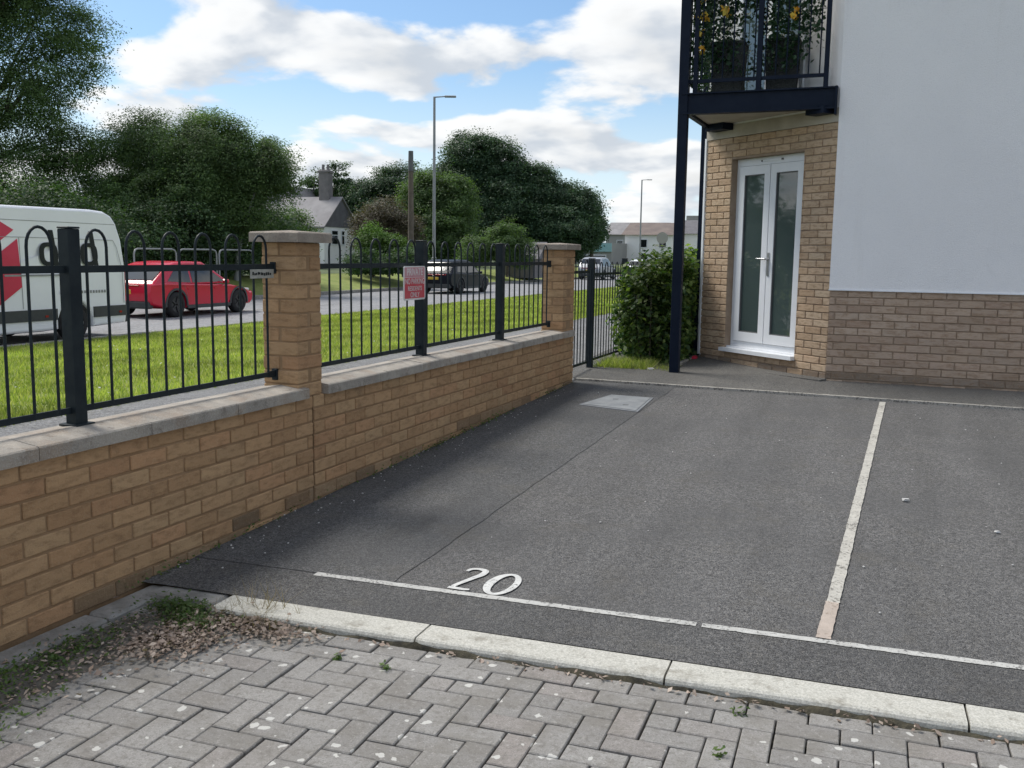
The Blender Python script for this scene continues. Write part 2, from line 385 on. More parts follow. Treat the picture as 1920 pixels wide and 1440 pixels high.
M_capstone = mat('brown_weathered_cap', (.25, .21, .175), .93, (.34, .295, .245), vs=9, bump=.008, bs=60)
M_drygrass = leaf_mat('dry_grass_stems', [(.30, .24, .15), (.22, .17, .10), (.36, .30, .2)], .2)
M_flower = leaf_mat('orange_yellow_flowers', [(.65, .30, .04), (.70, .45, .06), (.60, .50, .12)], .2)
M_bark = mat('grey_brown_bark', (.085, .068, .052), .95, (.15, .125, .10), vs=7, bump=.02, bs=20)
M_turf = mat('turf_soil', (.17, .22, .045), .95, (.25, .28, .08), vs=1.6, bump=.03, bs=25)
M_field = mat('rough_ground', (.10, .13, .05), .95, (.07, .09, .04), vs=.3)
M_van = mat('white_van_paint', (.80, .815, .86), .28, (.77, .785, .83), vs=2)
M_vanred = mat('red_vinyl', (.58, .018, .065), .4, (.52, .015, .055), vs=2)
M_seam = mat('panel_gap', (.10, .10, .105), .5)
M_letter = mat('dark_grey_vinyl', (.022, .026, .026), .6, spec=.2)
M_plastic = mat('grey_black_plastic', (.05, .055, .058), .6, (.035, .038, .04), vs=5)
M_tyre = mat('tyre_rubber', (.018, .018, .02), .85)
M_rim = mat('dark_alloy', (.05, .05, .055), .35, metal=.6)
M_rim_s = mat('silver_wheel_trim', (.40, .41, .42), .35, metal=.7)
M_redpaint = mat('red_car_paint', (.56, .012, .045), .22, (.52, .011, .04), vs=1.5, spec=.6)
M_darkpaint = mat('dark_blue_car_paint', (.006, .009, .016), .35, vs=2, spec=.18)
M_silver = mat('silver_car_paint', (.42, .44, .47), .3, vs=2, metal=.3)
M_lightred = mat('tail_light_red', (.35, .012, .012), .2)
M_lightclear = mat('headlamp_clear', (.62, .62, .60), .15)
M_plate_y = mat('yellow_number_plate', (.62, .42, .05), .4)
M_white = mat('white_print', (.75, .74, .72), .5)
M_signred = mat('faded_red_sign', (.56, .05, .07), .45, (.60, .10, .12), vs=7)
M_signpink = mat('sun_bleached_sign', (.56, .24, .27), .5, (.60, .33, .35), vs=9)
M_slate = mat('grey_slate', (.20, .19, .195), .8, (.27, .26, .265), vs=.8)
M_slate_d = mat('dark_slate_cladding', (.11, .105, .115), .8, (.15, .145, .155), vs=2)
M_wallwhite = mat('white_house_wall', (.86, .85, .83), .9, (.80, .79, .77), vs=.6)
M_wallgrey = mat('grey_far_wall', (.34, .33, .32), .9, (.28, .275, .27), vs=.3)
M_stone = mat('chimney_stone', (.22, .20, .20), .9, (.16, .15, .15), vs=2)
M_turq = mat('turquoise_fascia', (.22, .42, .45), .6, (.30, .48, .50), vs=1)
M_galv = mat('galvanised_steel', (.30, .31, .32), .5, (.25, .26, .27), vs=3, metal=.3)
M_wood = mat('weathered_pole_wood', (.105, .085, .066), .9, (.15, .125, .10), vs=3)
M_steelcover = mat('galvanised_cover_plate', (.33, .34, .345), .6, (.24, .25, .255), vs=9, metal=.4, bump=.002, bs=120)
M_litterwhite = mat('white_litter', (.62, .61, .59), .8)
M_wicker = mat('dark_wicker', (.014, .018, .02), .7, (.03, .035, .035), vs=40, bump=.01, bs=90)

# ------------------------------------------------------------------ the ground and paved surfaces
def lz(y): return .028*max(0., y-3.24)
def pz(y): return .187+.038*(y-9.36)
def back_y(x): return 9.34-.03*x
def kerb_y(x): return 3.292+.04*(x+1.631)          # rear edge of the kerb
def line_y(x): return 3.598+.0463*(x+2.337)
def sheet(x0, x1, ya, yb, zf, n=10, m=1, jag=0.):
    """strip of quads between two y-curves"""
    mb = MB(); v = []; f = []
    for i in range(m+1):
        x = x0+(x1-x0)*i/m
        for j in range(n+1):
            y = ya(x)+(yb(x)-ya(x))*j/n; v.append((x+(random.uniform(-jag, jag) if i in (0, m) else 0), y, zf(y)))
    for i in range(m):
        for j in range(n): a = i*(n+1)+j; f.append((a, a+n+1, a+n+2, a+1))
    return mb.add(v, f)
g = MB().add([(-900, -300, -.75), (900, -300, -.75), (900, 1500, -.75), (-900, 1500, -.75)], [(0, 1, 2, 3)]); struct('ground', g, M_field)
struct('parking_bay', sheet(-3.3, 9, kerb_y, back_y, lz, 12, 8), M_tarmac)
struct('tarmac_strip_by_wall', sheet(-3.03, -1.99, lambda x: line_y(x)+.02, back_y, lambda y: lz(y)+.003, 60, 1, .006), M_tarmac_patch)
struct('tarmac_strip_by_kerb', sheet(-2.95, 9, lambda x: kerb_y(x)-.002, line_y, lambda y: lz(y)+.0035, 2, 10), M_tarmac_dark)
struct('pavement', sheet(-3.35, 9, lambda x: back_y(x)+.045, lambda x: 12.6, pz, 8, 8), M_pave)
# painted markings, each its own thin sheet
def ribbon(pts, zf, w, jit=0.):
    mb = MB(); v = []
    for i, p in enumerate(pts):
        a = Vector(pts[max(i-1, 0)]); b = Vector(pts[min(i+1, len(pts)-1)]); t = (b-a).normalized(); n = Vector((-t.y, t.x))
        ww = (w[i] if isinstance(w, list) else w)/2
        for s in (1, -1):
            q = Vector(p)+n*s*(ww+random.uniform(-jit, jit)); v.append((q.x, q.y, zf(q.y)))
    return mb.add(v, [(2*i, 2*i+1, 2*i+3, 2*i+2) for i in range(len(pts)-1)])
def seg(x0, x1, fy, n): return [(x0+(x1-x0)*i/n, fy(x0+(x1-x0)*i/n)) for i in range(n+1)]
mk = lambda y: lz(y)+.0062
struct('bay_front_line', ribbon(seg(-2.36, -.662, line_y, 60), mk, .040, .0025), M_line)
struct('bay_front_line', ribbon(seg(-.640, 6, line_y, 200), mk, .040, .0025), M_line)
dl = [(-.185+.105*((y-3.75)/5.55), y) for y in np.linspace(4.12, 9.27, 120)]
struct('bay_divider_line', ribbon(dl, mk, .052, .002), M_line2)
struct('bay_divider_line', ribbon([(-.188+.02*(y-3.75)/1., y) for y in np.linspace(3.725, 4.12, 14)], mk, .054, .002), M_linepink)
def two_zero(pts, w): return ribbon(pts, lambda y: lz(y)+.0062, w)
def spline(p, n=8):
    out = []
    for i in range(len(p)-1):
        p0, p1, p2, p3 = (np.array(p[max(0, min(len(p)-1, k))], float) for k in (i-1, i, i+1, i+2))
        for t in np.linspace(0, 1, n, endpoint=False):
            out.append(tuple(.5*((2*p1)+(-p0+p2)*t+(2*p0-5*p1+4*p2-p3)*t*t+(-p0+3*p1-3*p2+p3)*t**3)))
    out.append(tuple(p[-1])); return out
# bay number 20, digits 0.27 m tall standing on the front line (x, y, stroke)
D2 = spline([(-1.742, 3.868, .020), (-1.733, 3.898, .026), (-1.700, 3.912, .030), (-1.664, 3.897, .036), (-1.662, 3.850, .038), (-1.680, 3.800, .034), (-1.700, 3.745, .030), (-1.716, 3.700, .028), (-1.722, 3.672, .028)])
D2b = [(-1.738, 3.657, .030), (-1.70, 3.658, .030), (-1.66, 3.657, .026), (-1.640, 3.664, .018)]
D0 = spline([(-1.531+.056*math.cos(a)*1., 3.777+.122*math.sin(a), .028+.016*abs(math.cos(a))**2*(1.35 if math.cos(a) < 0 else .6)) for a in np.linspace(0, 2*math.pi, 25)], 3)
bn = MB()
for d in (D2, D2b, D0):
    q = two_zero([(p[0], p[1]+.016) for p in d], [p[2]*.82 for p in d]); bn.add(q.v, q.f)
struct('painted_bay_number', bn, M_number)['label'] = 'white painted bay number 20 by the front line'
es = ribbon(seg(-3.03, 8, lambda x: back_y(x)+.022, 140), lambda y: pz(y)+.006, .045, .005); n_ = len(es.v)
es.add([(x, y, z-.08) for x, y, z in es.v], []); es.f += [q for i in range(0, n_-2, 2) for q in ((i+1, i+1+n_, i+3+n_, i+3), (i+2, i+2+n_, i+n_, i))]
struct('edging_strip', es, M_edging)
# inspection cover
cv = thing('inspection_cover', 'pale galvanised rectangular inspection cover let into the tarmac by the wall', 'manhole cover', (-2.27, 8.33, lz(8.33)))
cz = lambda x, y, h=0.: (x, y, lz(y)+h)
q = [(-2.55, 8.10), (-2.43, 8.68), (-2.045, 8.66), (-2.01, 7.97)]
def inset(q, d):
    c = Vector((sum(p[0] for p in q)/4, sum(p[1] for p in q)/4)); return [tuple(c+(Vector(p)-c)*(1-d)) for p in q]
part('frame', MB().prism([cz(*p, .001) for p in inset(q, -.05)], (0, 0, .008)), M_galv, cv)
part('cover_plate', MB().prism([cz(*p, .004) for p in inset(q, .05)], (0, 0, .009)), M_steelcover, cv)
for x, y in ((-2.33, 8.45), (-2.17, 8.2)): part('lifting_keyhole', MB().box((x, y, lz(y)+.0135), (.05, .02, .003), .3), M_gasket, cv)
# beyond the wall: footway, verge, road, far verge
def flat(name, x0, x1, y0, y1, za, zb, m, nx=1, ny=1):
    mb = MB(); v = []; f = []
    for i in range(nx+1):
        for j in range(ny+1): t = i/nx; v.append((x0+(x1-x0)*t, y0+(y1-y0)*j/ny, za+(zb-za)*t))
    for i in range(nx):
        for j in range(ny): a = i*(ny+1)+j; f.append((a, a+ny+1, a+ny+2, a+1))
    return struct(name, mb.add(v, f), m)
flat('footway', -6.85, -4.1, -30, 260, 0, 0, M_path)
def ramp_z(x, y):
    t = (x+4.1)/(4.1-3.26); return max(0, min(1, t))*lz(min(y, 10.3))
rm = MB(); v = []; nx, ny = 4, 40
for i in range(nx+1):
    for j in range(ny+1):
        x = -4.1+.84*i/nx; y = -30+(50 if j > 30 else 0)*0+j*(60/ny); v.append((x, y, ramp_z(x, y)))
rm.add(v, [(i*(ny+1)+j, (i+1)*(ny+1)+j, (i+1)*(ny+1)+j+1, i*(ny+1)+j+1) for i in range(nx) for j in range(ny)]); struct('footway_ramp', rm, M_path)
flat('grass_verge', -14.45, -6.83, -30, 260, -.29, -.006, M_turf)
kb = MB().box((-14.53, 115, -.33), (.15, 290, .14), 0, .015); struct('road_kerb', kb, M_kerb_dirty)
flat('road', -22.6, -14.5, -60, 300, -.37, -.37, M_road)
kb = MB().box((-22.65, 115, -.31), (.15, 290, .16), 0, .015); struct('road_kerb', kb, M_kerb_dirty)
flat('far_bank', -26, -22.7, -60, 300, .38, -.24, M_turf, 3)
flat('far_field', -140, -25.9, -60, 300, .5, .37, M_field)
rl = MB()
for y in range(-30, 140, 9): rl.add([(-18.62, y, -.364), (-18.5, y, -.364), (-18.5, y+5.4, -.364), (-18.62, y+5.4, -.364)], [(0, 1, 2, 3)])
struct('road_centre_line', rl, M_line)
# kerb stones between the block paving and the bays
KA = math.atan(.04)
def structure_root(name, loc):
    o = bpy.data.objects.new(name, None); o.empty_display_size = .2; link(o, None, loc); o['kind'] = 'structure'; return o
kerb = structure_root('kerb', (-.7, 3.25, 0))
jx = [-2.545, -1.631, -.682, .281, 1.236, 2.19, 3.15, 4.1, 5.06]
for a, b in zip(jx[:-1], jx[1:]):
    c = (a+b)/2; tilt = random.uniform(-.002, .002)
    hl = (b-a-.007)/2; ks = MB(); kt = .004+tilt
    prf = [(-.155, -.2), (-.155, kt-.016), (-.150, kt-.006), (-.141, kt), (-.004, kt), (0, kt-.004), (0, -.2)]
    ks.prism([(c-hl*math.cos(KA)-q_*math.sin(KA), kerb_y(c)-hl*math.sin(KA)+q_*math.cos(KA), z_) for q_, z_ in prf], (2*hl*math.cos(KA), 2*hl*math.sin(KA), 0))
    part('kerb_stone', ks, M_kerb, kerb)
part('kerb_stone', MB().box((-2.74, 3.205, -.105), (.36, .15, .20), KA+.05, .02), M_kerb_dirty, kerb)
edge = structure_root('edging_kerb', (-2.91, 1.5, 0))
ys = [-1.7, -.79, .13, 1.05, 1.97, 2.885, 3.27]
for a, b in zip(ys[:-1], ys[1:]):
    part('kerb_stone', MB().box((-2.925+random.uniform(-.006, .006), (a+b)/2, -.115+random.uniform(-.008, .004)), (.125, b-a-.008, .2), random.uniform(-.01, .01), .012), M_kerb_dirty, edge)
# block paving, 90 degree herringbone with two stretcher rows along the kerb
paving = struct('block_paving', MB().add([(-3.05, -6, -.058), (9, -6, -.058), (9, 3.75, -.058), (-3.05, 3.14, -.058)], [(0, 1, 2, 3)]), M_joint)
PT = -.029                                     # paver top
U = .098
kdir = Vector((math.cos(KA), math.sin(KA))); kn = Vector((-kdir.y, kdir.x))
K0 = Vector((-.682, kerb_y(-.682)-.162))       # front edge of kerb, local origin
def pav_world(u, v): return K0+kdir*u+kn*v
shape_cache = {}
def paver_mesh(l, w):
    key = (round(l, 3), round(w, 3))
    if key not in shape_cache: shape_cache[key] = meshdata('paver', MB().box((0, 0, 0), (l, w, .06), 0, .0035), M_paver)
    return shape_cache[key]
pieces = []
u = -2.4
k = 0
for row, off in ((0, 0.0), (1, .098)):
    for i in range(-13, 34): pieces.append((i*2*U+off, -(row+.5)*U, 2*U, U))
J0 = -2*U
for i in range(-28, 60):
    for j in range(-44, 2):
        d = (i-j) % 4; x0, y0 = i*U, J0+(j-2)*U
        if d == 0: x, y, l, w = x0, y0, 2*U, U
        elif d == 3: x, y, l, w = x0, y0, U, 2*U
        else: continue
        y1 = min(y+w, J0)
        if y >= J0-.01: continue
        pieces.append((x+l/2, (y+y1)/2, l, y1-y))
def in_view(P, z, mx=.06):
    d = Vector((P[0], P[1], z))-Vector((0, 0, CAMZ)); zz = d.dot(fw)
    if zz < .3: return False
    return abs(d.dot(ri)/zz) < (960/1823)*(1+mx) and abs(d.dot(up)/zz) < (720/1823)*(1+mx)
rest = MB(); cnt = 0
cand = []
for (uu, vv, l, w) in pieces:
    P = pav_world(uu, vv)
    if P.x < -2.86 or P.x > 4.5 or P.y < -1.2: continue
    cand.append((P, l, w))
for P, l, w in cand:
    jx_, jz, ja = random.uniform(-.0015, .0015), random.gauss(0, .0018), random.gauss(0, .006)
    if in_view(P, PT) and cnt < 298:
        o = bpy.data.objects.new('paver', paver_mesh(l-.0055, w-.0055)); link(o, paving, (P.x+jx_, P.y, PT-.03+jz), KA+ja)
        o.rotation_euler = (random.gauss(0, .006), random.gauss(0, .006), KA+ja); cnt += 1
    else: rest.box((P.x, P.y, PT-.03+jz), (l-.0055, w-.0055, .06), KA+ja, .006)
o = part('paver', rest, M_paver, paving); o['kind'] = 'stuff'
print('pavers', cnt, len(cand))

# ------------------------------------------------------------------ brickwork
brick_cache = {}
def brick_mesh(l, m, h=.065, d=.1):
    key = (round(l*200)/200, m.name, h, d)
    if key not in brick_cache: brick_cache[key] = meshdata('brick', MB().box((0, 0, 0), (key[0], d, h), 0, .004), m)
    return brick_cache[key]
def lay_bricks(parent, P0, ang, length, ztop, rows, m, ground=None, holes=(), off=0., pitch=.225, ch=.075, low=None, d=.1, header_ends=False, maxn=300):
    """stretcher bond on a wall face. P0: start of the face line, ang: its direction; the face looks to the right of that direction. Hole: (s0, s1, z0, z1)"""
    t = Vector((math.cos(ang), math.sin(ang))); n = Vector((t.y, -t.x)); cnt = 0
    for k in range(rows):
        zt = ztop-k*ch; zb = zt-(ch-.010); zm = (zt+zb)/2
        cuts = [(0, length)]
        for (a, b, z0, z1) in holes:
            if zm > z0 and zm < z1:
                cuts = [c for s0, s1 in cuts for c in ((s0, min(s1, a)), (max(s0, b), s1)) if c[1]-c[0] > .03]
        for s0, s1 in cuts:
            st = -((k % 2)*pitch/2+off) % pitch - pitch
            while st < s1:
                a, b = max(st, s0), min(st+pitch-.010, s1); st += pitch
                if b-a < .012: continue
                c = P0+t*((a+b)/2)-n*(d/2-random.uniform(0, .0035))
                if ground is not None and zt < ground(c.y)-.004: continue
                mm = m
                if low and ground is not None and zb < ground(c.y)+low[0] and random.random() < low[2]: mm = low[1]
                o = bpy.data.objects.new('brick', brick_mesh(b-a, mm, ch-.010, d)); link(o, parent, (c.x, c.y, zm), ang)
                o.rotation_euler = (random.gauss(0, .004), random.gauss(0, .003), ang+random.gauss(0, .003)); cnt += 1
    return cnt
WX = -3.02; CB = .645
def boundary_wall(y0, y1, label, off, cop0, cop1):
    w = thing('boundary_wall', label, 'wall', (WX-.11, (y0+y1)/2, 0))
    core = part('mortar_core', MB().box((WX-.1125, (y0+y1)/2, (CB-.25)/2), (.214, y1-y0, CB+.25), 0, 0), M_mortar, w)
    n = lay_bricks(w, Vector((WX, y0)), R(90), y1-y0, CB, 10, M_brick, lambda y: lz(y)-.02, off=off, low=(.06, M_brick_wet, .75))
    print('wall bricks', n)
    ys_ = np.arange(cop0, cop1-.3, .60).tolist()+[cop1]
    for a, b in zip(ys_[:-1], ys_[1:]):
        mb = MB(); x1, x0 = WX+.032, WX-.262; z0, z1 = CB+.002, CB+.058; e = .004
        pr = [(x1, z0), (x1, z1-.006), (x1-.006, z1), (x0/2+x1/2+.012, z1+.017), (x0/2+x1/2-.012, z1+.017), (x0+.006, z1), (x0, z1-.006), (x0, z0)]
        dz = random.uniform(-.002, .002)
        mb.prism([(x+random.uniform(-.001, .001), a+e*.5, z+dz) for x, z in pr], (0, b-a-e, 0)); part('coping_stone', mb, M_coping, w)
    return w
boundary_wall(.9, 4.600, 'near length of low buff brick boundary wall with weathered coping, running to the tall pier', .06, .9, 4.525)
boundary_wall(4.614, 9.30, 'far length of low buff brick boundary wall between the two piers, ending at the gate', .11, 4.712, 9.25)
def pier(y0, y1, xd, label, ztop=1.495, zb=CB):
    p = thing('brick_pier', label, 'pier', (WX-xd/2, (y0+y1)/2, 0)); w = y1-y0
    part('mortar_core', MB().box((WX-xd/2, (y0+y1)/2, (ztop+CB+.003)/2), (xd-.010, w-.010, ztop-CB-.003), 0), M_mortar, p)
    rows = int((ztop-CB+.002)/.077)+1
    for k in range(rows):
        zm = ztop-.0385-k*.0773+.004
        if zm < CB-.0: break
        lay = [(WX-.0515, (y0+y1)/2, .103, w-.002), (WX-xd+.0515, (y0+y1)/2, .103, w-.002)] if k % 2 == 0 else [(WX-xd/2, y0+.0515, xd-.002, .103), (WX-xd/2, y1-.0515, xd-.002, .103)]
        for x, y, dx, dy in lay:
            key = ('p', round(dx, 3), round(dy, 3))
            if key not in brick_cache: brick_cache[key] = meshdata('brick', MB().box((0, 0, 0), (dx, dy, .0685), 0, .003), M_brick)
            o = bpy.data.objects.new('brick', brick_cache[key]); link(o, p, (x+random.gauss(0, .0012), y+random.gauss(0, .0012), zm)); o.rotation_euler = (random.gauss(0, .003), random.gauss(0, .003), random.gauss(0, .004))
    c = MB(); ov = .046; xa, xb, ya, yb = WX-xd-ov, WX+ov, y0-ov, y1+ov; z0, z1 = ztop+.002, ztop+.050; e = .007
    v = [(xa, ya, z0), (xb, ya, z0), (xb, yb, z0), (xa, yb, z0), (xa, ya, z1), (xb, ya, z1), (xb, yb, z1), (xa, yb, z1)]
    v += [(xa+e, ya+e, z1+e), (xb-e, ya+e, z1+e), (xb-e, yb-e, z1+e), (xa+e, yb-e, z1+e), ((xa+xb)/2, (ya+yb)/2, z1+.018)]
    c.add(v, [(3, 2, 1, 0)]+[(i, (i+1) % 4, (i+1) % 4+4, i+4) for i in range(4)]+[(i+4, (i+1) % 4+4, (i+1) % 4+8, i+8) for i in range(4)]+[(i+8, (i+1) % 4+8, 12) for i in range(4)])
    part('cap_stone', c, M_capstone, p); return p
pier(4.46, 4.70, .222, 'tall buff brick pier with concrete cap splitting the boundary wall')
pier(8.95, 9.295, .222, 'buff brick gate pier with weathered cap at the far wall end')

# ------------------------------------------------------------------ bow-topped fence on the wall
FX = -3.165; ZR0, ZR1, ZT = .782, 1.364, 1.455
def hoop(y0, y1, fx, z0, zt, r=.0065):
    c = (y0+y1)/2; h = (y1-y0)/2; pts = [(fx, y0, z0), (fx, y0, zt)]
    pts += [(fx, c-h*math.cos(a), zt+h*1.28*math.sin(a)) for a in np.linspace(0, math.pi, 11)[1:-1]]
    return MB().tube(pts+[(fx, y1, zt), (fx, y1, z0)], r, 7)
def bow_fence(y0, y1, posts, label, fx=FX, z0=ZR0, z1=ZR1, zt=ZT, zbase=CB+.071, ends=(True, True), ptop=1.53, smooth=60):
    f = thing('fence', label, 'fence', (fx, (y0+y1)/2, zbase))
    for y in posts:
        p = part('post', MB().box((fx, y, (zbase+ptop)/2), (.062, .062, ptop-zbase-.004), 0, .004), M_fence, f)
        part('base_plate', MB().box((fx, y, zbase+.005), (.10, .10, .010), 0, .002), M_fence, p)
        part('post_cap', MB().box((fx, y, ptop+.003), (.064, .064, .008), 0, .003), M_fence, p)
    stops = [y0]+[q for y in posts for q in (y-.031, y+.031)]+[y1]
    for a, b in zip(stops[::2], stops[1::2]):
        for z in (z0, z1): part('rail', MB().box((fx, (a+b)/2, z), (.010, b-a, .030 if z == z1 else .026), 0), M_fence, f)
        n = max(1, round((b-a-.05)/.224)); pit = (b-a)/(2*n)
        for k in range(n):
            s = a+pit*(2*k+.5); part('hooped_bar', hoop(s, s+pit, fx+.0002, z0-.004, zt), M_fence, f, smooth)
    lug = MB()
    for e, y, s in ((ends[0], y0, 1), (ends[1], y1, -1)):
        if e:
            for z in (z0, z1): part('wall_lug', MB().box((fx+.0, y-s*.004, z-.005), (.034, .016, .062), 0, .002).box((fx, y+s*.03, z), (.016, .06, .034), 0), M_fence, f)
    return f
bow_fence(1.2, 4.452, [1.55, 3.06], 'black bow-topped railing panel on the near wall, in front of the white van')
bow_fence(4.708, 8.945, [6.222, 7.697], 'black bow-topped railing on the far wall between the two piers')
gz = .17
bow_fence(9.305, 10.14, [], 'narrow black railing gate beside the end pier', fx=-3.13, z0=.29, z1=1.27, zt=1.33, zbase=.2, ends=(True, False))['category'] = 'gate'
bow_fence(10.20, 13.2, [10.235, 11.6], 'black bow-topped railing running from the gate post behind the hedge', fx=-3.13, z0=.30, z1=1.24, zt=1.30, zbase=.2, ends=(False, False), ptop=1.41)
struct('gate_threshold', MB().box((-3.15, 9.72, .165), (.20, .84, .05), 0, .01), M_kerb)
# signs on the railings
def text_mesh(body, size, m, name, parent, loc, rot, ext=.0006, sx=1.):
    cu = bpy.data.curves.new(name, 'FONT'); cu.body = body; cu.size = size; cu.extrude = ext; cu.align_x = 'CENTER'; cu.align_y = 'CENTER'
    tmp = bpy.data.objects.new(name+'_c', cu); COL.objects.link(tmp); dg = bpy.context.evaluated_depsgraph_get(); dg.update()
    me = bpy.data.meshes.new_from_object(tmp.evaluated_get(dg)); bpy.data.objects.remove(tmp, do_unlink=True); bpy.data.curves.remove(cu)
    me.materials.clear(); me.materials.append(m)
    o = bpy.data.objects.new(name, me); COL.objects.link(o); o.parent = parent; o.location = Vector(loc)-origin(parent); o.rotation_euler = rot; o.scale = (sx, 1, 1)
    ORG[o.name] = Vector(loc); return o
FACE_X = (R(90), 0, R(90))
sg = thing('parking_sign', 'faded red and white parking notice fixed to the railing post', 'sign', (FX+.04, 6.04, 1.12))
sx = FX+.040
def rrect(y0, y1, z0, z1, r, x, d):
    p = []
    for cy, cz_, a0 in ((y1-r, z1-r, 0), (y0+r, z1-r, 90), (y0+r, z0+r, 180), (y1-r, z0+r, 270)):
        for a in (0, 30, 60, 90): p.append((x, cy+r*math.cos(R(a0+a)), cz_+r*math.sin(R(a0+a))))
    return MB().prism(p, (d, 0, 0))
Y0, Y1, Z0, Z1 = 5.875, 6.200, 1.125, 1.358
part('plate', rrect(Y0, Y1, Z0, Z1, .018, sx, .003), M_white, sg)
part('bleached_panel', MB().box((sx+.0036, (Y0+Y1)/2, 1.3155), (.001, .295, .068)), M_signpink, sg)
part('red_panel', MB().box((sx+.0036, (Y0+Y1)/2, 1.208), (.001, .295, .141)), M_signred, sg)
for body, z, s, w in (('PRIVATE', 1.3155, .070, .92), ('NO PARKING', 1.252, .056, .84), ('RESIDENTS', 1.203, .045, .95), ('ONLY', 1.160, .050, 1.)):
    text_mesh(body, s, M_white, 'lettering', sg, (sx+.0052, (Y0+Y1)/2, z), FACE_X, sx=w)
s2 = thing('small_sign', 'small white lettered strip wired to the railing beside the tall pier', 'sign', (FX+.02, 4.33, 1.30))
part('plate', MB().box((FX+.016, 4.335, 1.328), (.003, .205, .048), 0, .001), mat('old_white_sign', (.42, .42, .38), .6, (.3, .3, .27), vs=30), s2)
mk_ = MB(); yy = 4.255
while yy < 4.42:
    w = random.uniform(.006, .013); mk_.box((FX+.0185, yy, 1.328+random.uniform(-.003, .003)), (.001, w, random.uniform(.010, .018))); yy += w+random.uniform(.003, .006)
part('worn_lettering', mk_, M_letter, s2)

# ------------------------------------------------------------------ apartment building with splayed corner
bld = thing('apartment_building', 'white rendered apartment block with buff brick base, splayed corner door and black steel balcony', 'building', (-.65, 10.25, .2))
AD = R(49.5); C0 = Vector((-.648, 10.25)); td = Vector((-math.sin(AD), math.cos(AD))); nd = Vector((-math.cos(AD), -math.sin(AD)))
LD = 2.0; C1 = C0+td*LD
def P3(s, dpt, z):
    """point on the splayed wall: s along from the right corner, dpt out of the face"""
    q = C0+td*s+nd*dpt; return (q.x, q.y, z)
def wbox(mb, s0, s1, d0, d1, z0, z1):
    return mb.prism([P3(s0, d0, z0), P3(s1, d0, z0), P3(s1, d0, z1), P3(s0, d0, z1)], Vector(P3(0, d1, 0))-Vector(P3(0, d0, 0)))
DS0, DS1, DZ0, DZ1 = .447, 1.565, .41, 2.535
RB = 1.133
# plinth of the right-hand wall
pl = part('brick_plinth', MB().box((4.18, 10.25+.065, (RB-.2)/2), (9.64, .114, RB+.2)), M_mortar_h, bld)
lay_bricks(pl, Vector((-.646, 10.25)), 0., 3.2, RB, 14, M_brick_shaded, lambda y: .17, off=.05, low=(.13, M_brick_grey, .8))
# splayed wall: mortar core round the doorway, bricks on its face
sw = MB(); wbox(sw, .004, DS0, -.09, -.008, 0, 2.772); wbox(sw, DS1, LD, -.09, -.008, 0, 2.772); wbox(sw, DS0, DS1, -.09, -.008, DZ1, 2.772); wbox(sw, DS0, DS1, -.09, -.008, 0, DZ0-.03)
spl = part('splayed_brick_wall', sw, M_mortar_h, bld)
n = lay_bricks(spl, C1, math.atan2(-td.y, -td.x), LD, 2.772, 36, M_brick_sunlit, lambda y: .16, holes=[(LD-DS1, LD-DS0, DZ0-.03, DZ1)], off=.0, low=(.11, M_brick_grey, .6), maxn=300)
print('door wall bricks', n)
rv = MB(); wbox(rv, DS0, DS0+.004, -.16, -.004, DZ0, DZ1); wbox(rv, DS1-.004, DS1, -.16, -.004, DZ0, DZ1); wbox(rv, DS0, DS1, -.16, -.004, DZ1-.004, DZ1)
part('door_reveal', rv, M_mortar_h, bld)
# rendered volume above
up_poly = [(-.655, 10.237), (9.0, 10.237), (9.0, 24), (-2.172, 24), (C1.x-.006, C1.y), ]
rp = MB().prism([(-.655, 10.237, RB+.006), (9.0, 10.237, RB+.006), (9.0, 10.36, RB+.006), (-.56, 10.36, RB+.006)], (0, 0, 7))
part('rendered_wall', rp, M_render, bld)
part('render_bead', MB().box((4.17, 10.2345, RB+.004), (9.66, .012, .012)), M_upvc, bld)
q0 = P3(-.0, .006, 2.90); q1 = P3(LD, .006, 2.90)
part('rendered_corner_wall', MB().prism([(q0[0], q0[1]+.0, 2.90), (q1[0], q1[1], 2.90), (q1[0]+.1, q1[1]+.1, 2.90), (q0[0]+.2, q0[1]+.11, 2.90)], (0, 0, 5.2)), M_render, bld)
sb = MB(); wbox(sb, -.004, LD+.006, -.05, .012, 2.776, 2.91); part('cream_band', sb, M_band, bld)
part('side_wall', MB().box((C1.x+.06, 17.9, 4), (.12, 12.7, 8)), M_render, bld)
part('corner_trim', MB().box((C1.x-.012, C1.y+.012, 1.55), (.03, .03, 2.5), AD), M_upvc, bld)
part('inner_core', MB().prism([(-.3, 10.62, -.1), (8.8, 10.62, -.1), (8.8, 23.8, -.1), (-1.9, 23.8, -.1), (-1.9, 11.9, -.1)], (0, 0, 8)), M_gasket, bld)
part('roof_slab', MB().box((3.4, 17.2, 8.25), (12.4, 14.6, .25), 0, .02), M_galv, bld)
